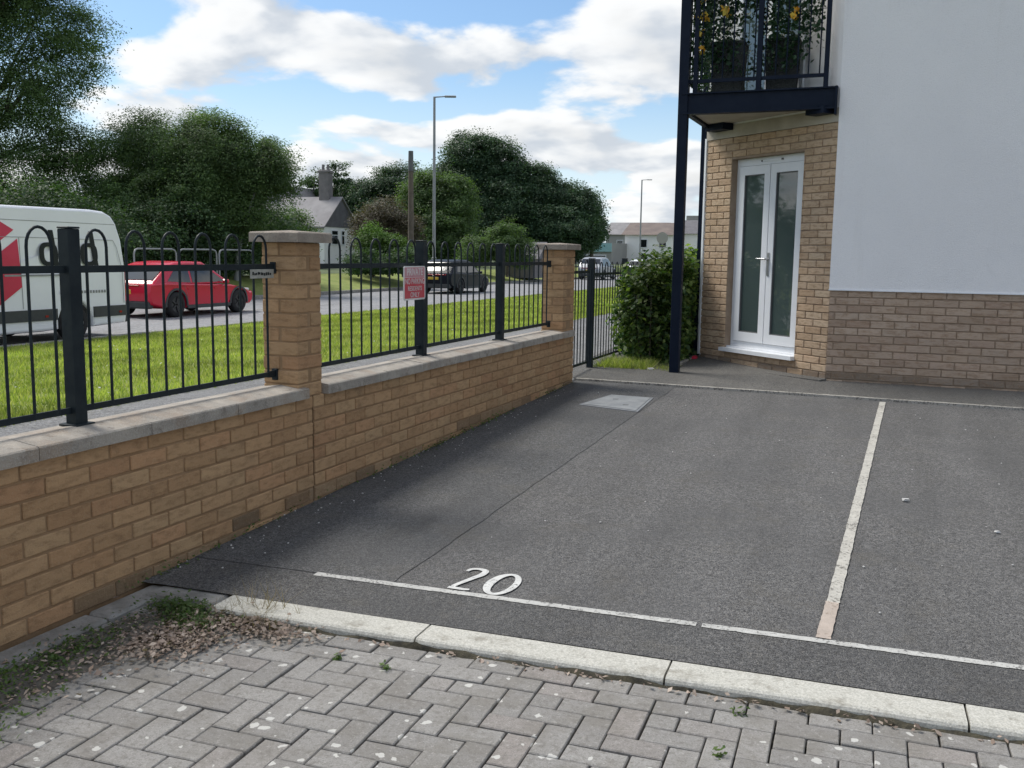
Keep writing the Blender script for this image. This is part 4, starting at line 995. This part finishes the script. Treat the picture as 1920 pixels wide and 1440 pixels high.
tree('tall_tree', 'dark tree directly behind the cottage gable', -17.2, 100, .4, [(0, 0, 6.4, 2.4, 2.0), (-2, 0, 5.2, 2.6, 2), (0, -1, 3.6, 3.6, 2)], 440, 90, .13, M_leaf_far, .5, .5, .3)
tree('shrub', 'rounded mid-green shrub below the tallest tree beside the road', -.4, 62, .2, [(0, 0, 2.2, 1.2, 1.3), (.7, 0, 1.6, 1.0, 1.0), (-1.9, 0, 1.6, 1.1, .9)], 220, 80, .075, M_leaf_mid, .28, .5, .08, cat='shrub')
# trees further up the road to the left (they show in the door glass)
for i, (x, y, h) in enumerate(((-31, 13, 7.5), (-32, 5, 6.5), (-31, -4, 8))):
    lat_, dep_ = x*math.cos(YAW)+y*math.sin(YAW), -x*math.sin(YAW)+y*math.cos(YAW)
    tree('broadleaf_tree', ('dense green tree left of the open-crowned tree, beyond the van', 'lower green tree second along from the open-crowned tree', 'high green tree third along from the open-crowned tree')[i], lat_, dep_, .4, [(0, 0, h*.72, 2.8, h*.26), (-1.6, 0, h*.5, 2.6, h*.25), (1.6, 0, h*.48, 2.6, h*.25)], 170, 60, .16, M_leaf_mid, .5, .5, .22)
# clipped hedge beside the gate
hd = thing('hedge', 'overgrown green hedge between the black gate railings and the balcony post', 'hedge', (-2.6, 11.7, .2))
HL = [(-2.72, 10.95, .80, .33, .30, .62), (-2.62, 11.35, .92, .42, .5, .60), (-2.55, 12.2, .85, .45, .6, .68), (-2.6, 13.1, .85, .45, .6, .65), (-2.45, 11.15, .55, .30, .35, .42), (-2.88, 11.3, .75, .22, .4, .55), (-2.35, 11.75, .75, .2, .45, .6), (-2.42, 11.6, 1.2, .22, .3, .28)]
C_, d_ = lobes_points(HL, 900, 24, .55, .07, .9); kp = (C_[:, 2] > .19) & (C_[:, 0] > -3.10) & ~((C_[:, 0] > -2.22) & (C_[:, 1] > 10.3))
V = leaf_quads(C_[kp], .036, .35, .6, d_[kp]*.5)
me = fastmesh('foliage', V-np.array([-2.6, 11.7, .2]), 4, M_hedge); o = bpy.data.objects.new('foliage', me); link(o, hd, (-2.6, 11.7, .2))
st = MB()
for l in HL:
    for k in range(5): st.tube([(l[0]+random.uniform(-.1, .1), l[1]+random.uniform(-.15, .15), .15), (l[0]+random.uniform(-.2, .2), l[1]+random.uniform(-.2, .2), l[2]+.2)], [.012, .004], 5)
part('stems', st, M_bark, hd)['kind'] = 'stuff'
# grass
def blades(n, x0, x1, y0, y1, zf, h, w, dens=None, lean=.5):
    x = rng.uniform(x0, x1, n); y = (y0+(y1-y0)*rng.random(n)**(dens or 1)); z = zf(x, y)
    P = np.stack([x, y, z], 1); a = rng.uniform(0, 2*np.pi, n); d = np.stack([np.cos(a), np.sin(a), np.zeros(n)], 1)
    hh = h*rng.uniform(.5, 1.4, n); ww = w*rng.uniform(.7, 1.3, n); b = rng.uniform(0, 2*np.pi, n); ln = rng.uniform(.1, lean*1.4, n)
    tip = P+np.stack([np.cos(b)*ln*hh, np.sin(b)*ln*hh, hh], 1)
    return np.stack([P-d*ww[:, None], P+d*ww[:, None], tip], 1).reshape(-1, 3)
vz = lambda x, y: -.006-(-6.83-x)/7.62*.284-.005
V = np.concatenate([blades(120000, -14.4, -6.78, 4, 24, vz, .055, .009, 1.2), blades(90000, -14.4, -6.78, 20, 70, vz, .07, .02, 1.6), blades(6000, -6.95, -6.70, 4, 40, lambda x, y: -.006+0*x, .10, .008, 1.5)])
me = fastmesh('grass', V, 3, M_grass); o = bpy.data.objects.new('grass', me); link(o); tag(o, 'short sunlit green grass on the verge between footway and road', 'grass', None, 'stuff')
q = np.stack([rng.uniform(-14, -7, 420), 5+rng.random(420)**1.4*40, np.zeros(420)], 1); q[:, 2] = vz(q[:, 0], q[:, 1])+.06
me = fastmesh('clover_flowers', leaf_quads(q, .014, 1.5, .9), 4, M_litterwhite); o = bpy.data.objects.new('clover_flowers', me); link(o); tag(o, 'tiny white clover flowers scattered through the grass verge', 'flowers', None, 'stuff')
wz_ = lambda x, y: .19+0*x
V = np.concatenate([blades(3500, -3.08, -2.24, 10.28, 10.85, wz_, .06, .006, .8, .9), blades(1500, -3.08, -2.5, 10.3, 10.8, wz_, .11, .007, 1, .9)])
me = fastmesh('grass', V, 3, M_grass); o = bpy.data.objects.new('grass', me); link(o); tag(o, 'bright rough grass growing at the foot of the hedge', 'grass', None, 'stuff')
struct('planting_bed', MB().box((-2.66, 11.9, .12), (.86, 3.3, .16)), M_soil)
# moss and weeds at the wall foot
C_ = []
for y0, s, n_ in ((6.15, .25, 130), (7.05, .3, 170), (4.15, .25, 60), (8.6, .3, 80), (3.45, .2, 60), (5.2, .3, 50)):
    q = rng.normal(0, 1, (n_, 3))*[.022, s, .022]; q[:, 0] = np.abs(q[:, 0]); q[:, 2] = np.abs(q[:, 2]); q += [WX+.004, y0, 0]; q[:, 2] += .028*np.maximum(0, q[:, 1]-3.24)+.004; C_.append(q)
me = fastmesh('wall_foot_weeds', leaf_quads(np.concatenate(C_), .010, .8, .6), 4, M_weed); o = bpy.data.objects.new('wall_foot_weeds', me); link(o); tag(o, 'small green weeds and moss along the foot of the brick wall', 'weeds', None, 'stuff')
# dirt, dead leaves and weeds gathered in the paving corner
dm = MB(); nx, ny = 26, 44; v = []
hn = rng.random((nx+1, ny+1))
for i in range(nx+1):
    for j in range(ny+1):
        s, t_ = i/nx, j/ny; x = -2.865+.50*s*(1-.35*(1-t_)); y = 1.55+1.62*t_
        e = min(1, s*6, (1-s)*2.0)*min(1, t_*3, (1-t_)*6)
        v.append((x, y, -.062+.048*e+.014*(hn[i, j]-.35)*e))
dm.add(v, [(i*(ny+1)+j, (i+1)*(ny+1)+j, (i+1)*(ny+1)+j+1, i*(ny+1)+j+1) for i in range(nx) for j in range(ny)])
struct('soil_patch', dm, M_soil, 80, 'stuff')
def scatter(n, cx, cy, sx_, sy_, ang=0., z=-.02, sz=.012):
    q = rng.normal(0, 1, (n, 2))*[sx_, sy_]; c, s = math.cos(ang), math.sin(ang)
    x = cx+q[:, 0]*c-q[:, 1]*s; y = cy+q[:, 0]*s+q[:, 1]*c; return np.stack([x, y, z+np.abs(rng.normal(0, sz, n))], 1)
kerb_lit = scatter(110, -1.2, kerb_y(-1.2)-.185, .9, .008, KA, PT+.004, .008)
C_ = np.concatenate([scatter(1700, -2.50, 2.82, .11, .10), scatter(1000, -2.30, 3.03, .15, .05), scatter(500, -2.64, 2.60, .10, .22), scatter(250, -2.74, 2.1, .08, .3), kerb_lit, scatter(70, .2, kerb_y(.2)-.19, .7, .008, KA, PT+.004, .008)])
me = fastmesh('leaf_litter', leaf_quads(C_, .0085*rng.uniform(.6, 1.7, len(C_)), 1.2, .65), 4, M_litter); o = bpy.data.objects.new('leaf_litter', me); link(o); tag(o, 'dry pinkish brown leaf litter in the paving corner', 'leaf litter', None, 'stuff')
wd = np.concatenate([scatter(900, -2.66, 3.06, .07, .045, 0, -.02, .024), scatter(500, -2.52, 2.98, .06, .05, 0, -.02, .016), scatter(1500, -2.74, 2.50, .06, .22, 0, -.02, .012), scatter(1200, -2.68, 2.0, .10, .16, 0, -.03, .012)])
for cx, cy in ((-1.83, 2.93), (-1.63, 2.92), (-.42, 2.78), (-.40, 3.07)): wd = np.concatenate([wd, scatter(26, cx, cy, .010, .008, 0, -.034, .014)])
me = fastmesh('weeds', leaf_quads(wd, .010, .7, .5), 4, M_weed); o = bpy.data.objects.new('weeds', me); link(o); tag(o, 'low green weeds growing in the paving corner and joints', 'weeds', None, 'stuff')
V = np.concatenate([blades(120, -2.5, -2.15, 3.02, 3.20, lambda x, y: -.02+0*x, .07, .0016, 1, 1.2), blades(40, -2.45, -2.25, 3.15, 3.25, lambda x, y: -.005+0*x, .12, .0014, 1, 1.0)])
me = fastmesh('dry_stems', V, 3, M_drygrass); o = bpy.data.objects.new('dry_stems', me); link(o); tag(o, 'thin dry grass stems at the kerb corner', 'dry grass', None, 'stuff')
# dirt and moss against the kerb foot, coloured darker for the shaded kerb face
df = MB(); v = []; nn = 260
for i in range(nn+1):
    x = -2.5+i*(6.4/nn); h_ = .011+.006*math.sin(i*.21)+.005*math.sin(i*.73+1)+random.uniform(-.002, .002); w_ = .020+.010*math.sin(i*.13+.5)+.006*math.sin(i*.61)+random.uniform(-.003, .003)
    for q_, z_ in ((.004, PT+h_), (-w_*.5, PT+h_*.6), (-w_, PT-.008)): v.append((x-q_*math.sin(KA), kerb_y(x)-.155+q_*math.cos(KA), z_))
df.add(v, [(3*i+k, 3*i+k+1, 3*i+k+4, 3*i+k+3) for i in range(nn) for k in range(2)]); df.f = [q[::-1] for q in df.f]
struct('kerb_foot_dirt_and_shade', df, mat('shade_darkened_dirt', (.028, .026, .02), .97, (.08, .07, .045), vs=22, bump=.008, bs=90), 80, 'stuff')
# grit and small litter on the tarmac
gr = MB()
for k in range(170):
    if k < 110: x, y = WX+abs(random.gauss(.05, .12)), random.uniform(3.4, 8.8)
    else: x, y = random.uniform(-1.9, 2), random.uniform(3.8, 9)
    s = random.uniform(.003, .008); gr.box((x, y, lz(y)+.004+s*.3), (s*1.3, s, s*.7), random.uniform(0, 3), s*.15)
struct('grit', gr, M_litterwhite, 0, 'stuff')
for x, y, s, lb in ((.105, 5.88, .022, 'white paper scrap on the bay beyond the divider line'), (.54, 5.42, .016, 'tiny white scrap on the far bay tarmac'), (-2.47, 10.33, .045, 'crumpled white paper at the edge of the grass by the balcony post')):
    z = lz(y)+.004 if y < 9 else .21
    b = MB().box((x, y, z+s*.35), (s*1.6, s, s*.7), .6, s*.18); b.v = [(p[0]+random.uniform(-.2, .2)*s, p[1]+random.uniform(-.2, .2)*s, p[2]) for p in b.v]
    solo('paper_scrap', b, M_litterwhite, lb, 'litter', (x, y, z))
b = MB().box((-2.185, 11.48, .26), (.05, .06, .05), .4, .015); b.v = [(p[0]+random.uniform(-.01, .01), p[1]+random.uniform(-.01, .01), p[2]) for p in b.v]
solo('drink_can', MB().lathe([(.001, .0), (.026, .0), (.03, .006), (.03, .10), (.024, .112), (.001, .112)], 14, 'y', (-2.19, 11.30, .265)), M_vanred, 'crushed red drink can lying against the brick by the hedge', 'can', (-2.19, 11.30, .235))

# ------------------------------------------------------------------ balcony greenery
bx, by, bz = -1.45, 10.30, 3.11
iv = thing('ivy_screen', 'ivy trailing through the balcony railing with orange and yellow flowers', 'plant', (bx, by, bz))
n_ = 4800; q = np.stack([rng.uniform(-2.12, -.84, n_), 10.285+rng.normal(0, .02, n_), 3.28+rng.random(n_)**.75*1.15], 1)
cl = np.sin(q[:, 0]*9)+np.sin(q[:, 2]*6+q[:, 0]*3)+rng.normal(0, .7, n_); q = q[cl > -.4-.9*(q[:, 2]-3.3)]
q2 = np.stack([-2.13+rng.normal(0, .02, 1100), rng.uniform(10.3, 11.5, 1100), 3.2+rng.random(1100)*1.2], 1)
V = leaf_quads(np.concatenate([q, q2]), .026, .1, .7); me = fastmesh('leaves', V-np.array([bx, by, bz]), 4, M_ivy); o = bpy.data.objects.new('leaves', me); link(o, iv, (bx, by, bz)); o['kind'] = 'stuff'
q = np.concatenate([rng.normal(0, .02, (8, 3))+[x, 10.262, z] for x, z in ((-2.06, 3.86), (-2.05, 4.02), (-2.04, 3.70), (-1.99, 3.85), (-1.80, 3.92), (-1.78, 3.88), (-1.52, 4.1), (-1.38, 4.09), (-1.13, 3.80), (-1.10, 3.86), (-2.08, 4.2), (-1.98, 4.1), (-1.62, 4.25), (-1.03, 4.2), (-2.03, 3.55))])
me = fastmesh('flowers', leaf_quads(q, .034, .0, .8)-np.array([bx, by, bz]), 4, M_flower); o = bpy.data.objects.new('flowers', me); link(o, iv, (bx, by, bz)); o['kind'] = 'stuff'
for x, w, lb in ((-1.78, .17, 'square dark wicker planter at the post end of the balcony'), (-1.24, .165, 'dark wicker planter in the middle of the balcony')):
    p = thing('planter', lb, 'planter', (x, 10.47, 3.107))
    mb = MB(); z0, z1 = 3.107, 3.62; a, c = w*.86, w
    mb.add([(x-a, 10.47-a*.8, z0), (x+a, 10.47-a*.8, z0), (x+a, 10.47+a*.8, z0), (x-a, 10.47+a*.8, z0), (x-c, 10.47-c*.8, z1), (x+c, 10.47-c*.8, z1), (x+c, 10.47+c*.8, z1), (x-c, 10.47+c*.8, z1)], [(3, 2, 1, 0), (4, 5, 6, 7)]+[(i, (i+1) % 4, (i+1) % 4+4, i+4) for i in range(4)])
    part('pot', mb, M_wicker, p); part('rim', MB().box((x, 10.47, z1-.012), (c*2.08, c*1.68, .04), 0, .01), M_wicker, p)
    q = rng.normal(0, 1, (260, 3))*[.10, .08, .16]+[x, 10.47, 3.80]; me = fastmesh('foliage', leaf_quads(q, .035, .2, .5)-np.array([x, 10.47, 3.107]), 4, M_ivy); o = bpy.data.objects.new('foliage', me); link(o, p, (x, 10.47, 3.107))

# ------------------------------------------------------------------ street furniture and far buildings
def lamp(label, x, y, h, base, arm=(1, 0), r=.075):
    t = thing('street_lamp', label, 'street lamp', (x, y, base))
    part('column', MB().tube([(x, y, base-.1), (x, y, base+1.4), (x, y, base+1.42), (x, y, base+h)], [r*1.25, r*1.25, r*.85, r*.6], 10), M_galv, t, 50)
    ex, ey = x+arm[0]*.55, y+arm[1]*.55
    part('bracket_arm', MB().tube([(x, y, base+h-.02), (ex, ey, base+h+.02)], [.035, .03], 8), M_galv, t)
    part('lantern', MB().box((ex+arm[0]*.28, ey+arm[1]*.28, base+h+.02), (.62, .24, .09), math.atan2(arm[1], arm[0]), .03), M_galv, t); return t
lamp('tall grey street lamp column standing in front of the tree group', -23.25, 47.2, 9.75, -.2, (.93, .368), .105)
lamp('distant grey street lamp seen between the trees and the balcony post', -27.7, 109, 10.0, -.1, (.93, .368), .12)
pl_ = thing('wooden_pole', 'weathered wooden telegraph pole left of the street lamp', 'pole', (-23.75, 45.5, -.15))
part('shaft', MB().tube([(-23.75, 45.5, -.3), (-23.75, 45.5, 3), (-23.75, 45.5, 6.55)], [.17, .15, .12], 10), M_wood, pl_, 60)
part('pole_top', MB().tube([(-23.75, 45.5, 5.6), (-23.75, 45.5, 6.62)], [.145, .125], 10), M_gasket, pl_, 60)
for k in range(3):
    y0 = 25.2+k*2.15; t = thing('guard_rail', 'grey tubular pedestrian guard rail panel along the far kerb behind the red car', 'guard rail', (-23.3, y0+1.0, .1), 0, 'guard rail panels on the far kerb')
    part('frame', MB().tube([(-23.3, y0, -.1), (-23.3, y0, 1.30), (-23.3, y0+.06, 1.42), (-23.3, y0+.18, 1.46), (-23.3, y0+1.8, 1.46), (-23.3, y0+1.94, 1.42), (-23.3, y0+2.0, 1.30), (-23.3, y0+2.0, -.1)], .03, 8), M_galv, t, 60)
    part('mid_rail', MB().tube([(-23.3, y0, .75), (-23.3, y0+2, .75)], .022, 8), M_galv, t)
sgn = thing('round_sign', 'round road sign seen from behind on a post above the hedge', 'sign', (-12.65, 54.8, -.2))
part('disc', MB().lathe([(.001, -.006), (.33, -.006), (.33, .006), (.001, .006)], 24, 'y', (-12.65, 54.8, 2.45)), M_wallgrey, sgn)
part('post', MB().tube([(-12.65, 54.84, -.3), (-12.65, 54.84, 2.6)], .04, 8), M_galv, sgn); part('clamp', MB().box((-12.65, 54.80, 2.0), (.30, .10, .14), 0, .02), M_gasket, sgn)
# white cottage with slate roofs, gable to the right
HA = YAW+R(-19); hx = Vector((math.cos(HA), math.sin(HA))); hy = Vector((-math.sin(HA), math.cos(HA)))
H0 = Vector(G(-16.6, 86)); HB = .3
def hp_(a, b, z): q = H0+hx*a+hy*b; return (q.x, q.y, z)
ct = thing('cottage', 'white cottage with grey slate roof, slate-hung gable and tall stone chimney', 'house', (H0.x, H0.y, HB))
GW, HL_ = 6.0, 9.5; EZ, RZ = 3.75, 6.2
part('wall', MB().prism([hp_(0, 0, HB), hp_(-HL_, 0, HB), hp_(-HL_, GW, HB), hp_(0, GW, HB)], (0, 0, EZ-HB)), M_wallwhite, ct)
part('gable_cladding', MB().prism([hp_(.05, -.05, EZ-.15), hp_(.05, GW+.05, EZ-.15), hp_(.05, GW/2, RZ-.05)], tuple(-hx*.15)+(0,)), M_slate_d, ct)
rf = MB()
for s0, s1 in ((-.35, GW/2), (GW+.35, GW/2)):
    z0 = EZ-.30
    rf.prism([hp_(.22, s0, z0), hp_(-HL_-.2, s0, z0), hp_(-HL_-.2, s1, RZ), hp_(.22, s1, RZ)], (0, 0, .14))
part('roof', rf, M_slate, ct)
ch = part('chimney', MB().box((*hp_(-1.5, GW/2, 7.0)[:2], 7.2), (1.0, .8, 3.0), HA, .03).box((*hp_(-1.5, GW/2, 8.6)[:2], 8.55), (1.15, .95, .2), HA, .02), M_stone, ct)
for k in (-.25, .25): part('chimney_pot', MB().lathe([(.12, 0), (.15, .02), (.11, .5), (.13, .55)], 10, 'z', (*hp_(-1.5+k, GW/2, 0)[:2], 8.65)), M_stone, ch)
for b0, b1 in ((1.15, 2.35), (2.95, 3.55)):
    wn = part('window', MB().prism([hp_(.02, b0, 2.05), hp_(.02, b1, 2.05), hp_(.02, b1, 3.35), hp_(.02, b0, 3.35)], tuple(hx*.05)+(0,)), M_upvc, ct)
    for z0, z1 in ((2.13, 2.85), (2.95, 3.27)): part('pane', MB().prism([hp_(.06, b0+.12, z0), hp_(.06, b1-.12, z0), hp_(.06, b1-.12, z1), hp_(.06, b0+.12, z1)], tuple(hx*.03)+(0,)), M_carglass, wn)
part('rear_wing_wall', MB().prism([hp_(-5.0, 3, HB), hp_(-9.0, 3, HB), hp_(-9.0, 11, HB), hp_(-5.0, 11, HB)], (0, 0, 4.5)), M_wallwhite, ct)
wr = MB(); wr.prism([hp_(-4.7, 2.4, 4.2), hp_(-4.7, 11, 4.2), hp_(-7.0, 11, 7.4), hp_(-7.0, 2.4, 7.4)], (0, 0, .14)); wr.prism([hp_(-9.3, 2.4, 4.2), hp_(-9.3, 11, 4.2), hp_(-7.0, 11, 7.4), hp_(-7.0, 2.4, 7.4)], (0, 0, .14))
part('rear_wing_roof', wr, M_slate, ct)
part('rear_wing_gable', MB().prism([hp_(-4.95, 3, 4.3), hp_(-9.05, 3, 4.3), hp_(-7.0, 3, 7.3)], tuple(hy*.2)+(0,)), M_wallwhite, ct)
def block(name, label, x0, x1, y, dep, z0, z1, m, windows=(), roof=None, rm_=None, cat='building'):
    """block seen along the road, front at y"""
    t = thing(name, label, cat, ((x0+x1)/2, y, z0)); part('wall', MB().box(((x0+x1)/2, y+dep/2, (z0+z1)/2), (x1-x0, dep, z1-z0)), m, t)
    for a, b, c, d in windows:
        w_ = part('window', MB().box(((a+b)/2, y-.02, (c+d)/2), (b-a+.2, .08, d-c+.2)), M_upvc, t); part('pane', MB().box(((a+b)/2, y-.05, (c+d)/2), (b-a, .06, d-c)), M_carglass, w_)
    if roof:
        r_ = MB(); ov = .4; r_.prism([(x0-ov, y-ov, z1), (x0-ov, y+dep+ov, z1), (x0-ov, y+dep/2, z1+roof)], (x1-x0+2*ov, 0, 0)); part('roof', r_, rm_ or M_slate, t)
    return t
block('white_house', 'long white house with brown roof beyond the road end', -32.2, -26.2, 119, 8, -.3, 4.0, M_wallwhite, [(-30.2, -29.4, 2.5, 3.4), (-30.2, -29.4, .6, 1.6), (-27.8, -27.0, 2.5, 3.4)], 1.6, mat('brown_tile', (.14, .11, .10), .85, (.19, .15, .13), vs=.8))
block('white_house', 'white end-of-road house right of the round sign', -25.9, -21.8, 121, 8, -.3, 4.2, M_wallwhite, [(-23.4, -22.6, 2.4, 3.4)], 1.8, M_slate_d)
block('grey_block', 'large pale grey flat-roofed block rising behind the white houses', -31, -18, 150, 12, 0, 7.6, M_wallgrey, [(-29+k*2.2, -28+k*2.2, 5.2, 6.2) for k in range(5)])
block('terrace', 'distant grey roofed terrace beyond the shop', -48, -38, 165, 8, 0, 5.0, M_wallgrey, [(-46, -45, 3, 4), (-43, -42, 3, 4)], 2.2, M_slate)
sh = block('shop', 'low shop with pale turquoise fascia beside the road', -36.6, -31.9, 112, 7, -.3, 2.9, M_wallgrey, [(-36, -34.6, .3, 1.4), (-34.2, -32.6, .3, 1.4)])
part('fascia', MB().box((-34.25, 111.9, 2.35), (4.8, .18, 1.0)), M_turq, sh)
block('shed', 'grey-brown pitched shed beside the road past the dark car', *(lambda c: (c[0]-1.0, c[0]+1.1))(G(.35, 64)), G(.35, 64)[1], 2.4, -.1, 1.15, M_stone, (), 1.1, M_slate_d, 'shed')
pf = thing('palisade_fence', 'distant grey palisade fence beside the far pier', 'fence', (*G(2.6, 74), -.1))
for k in range(22):
    x, y = G(1.4+k*.11, 74); part('pale', MB().box((x, y, .85), (.07, .03, 1.9), YAW), M_galv, pf)
for z in (.4, 1.4): a, b = G(1.4, 74.05), G(3.75, 74.05); part('rail', MB().tube([(*a, z), (*b, z)], .03, 6), M_galv, pf)
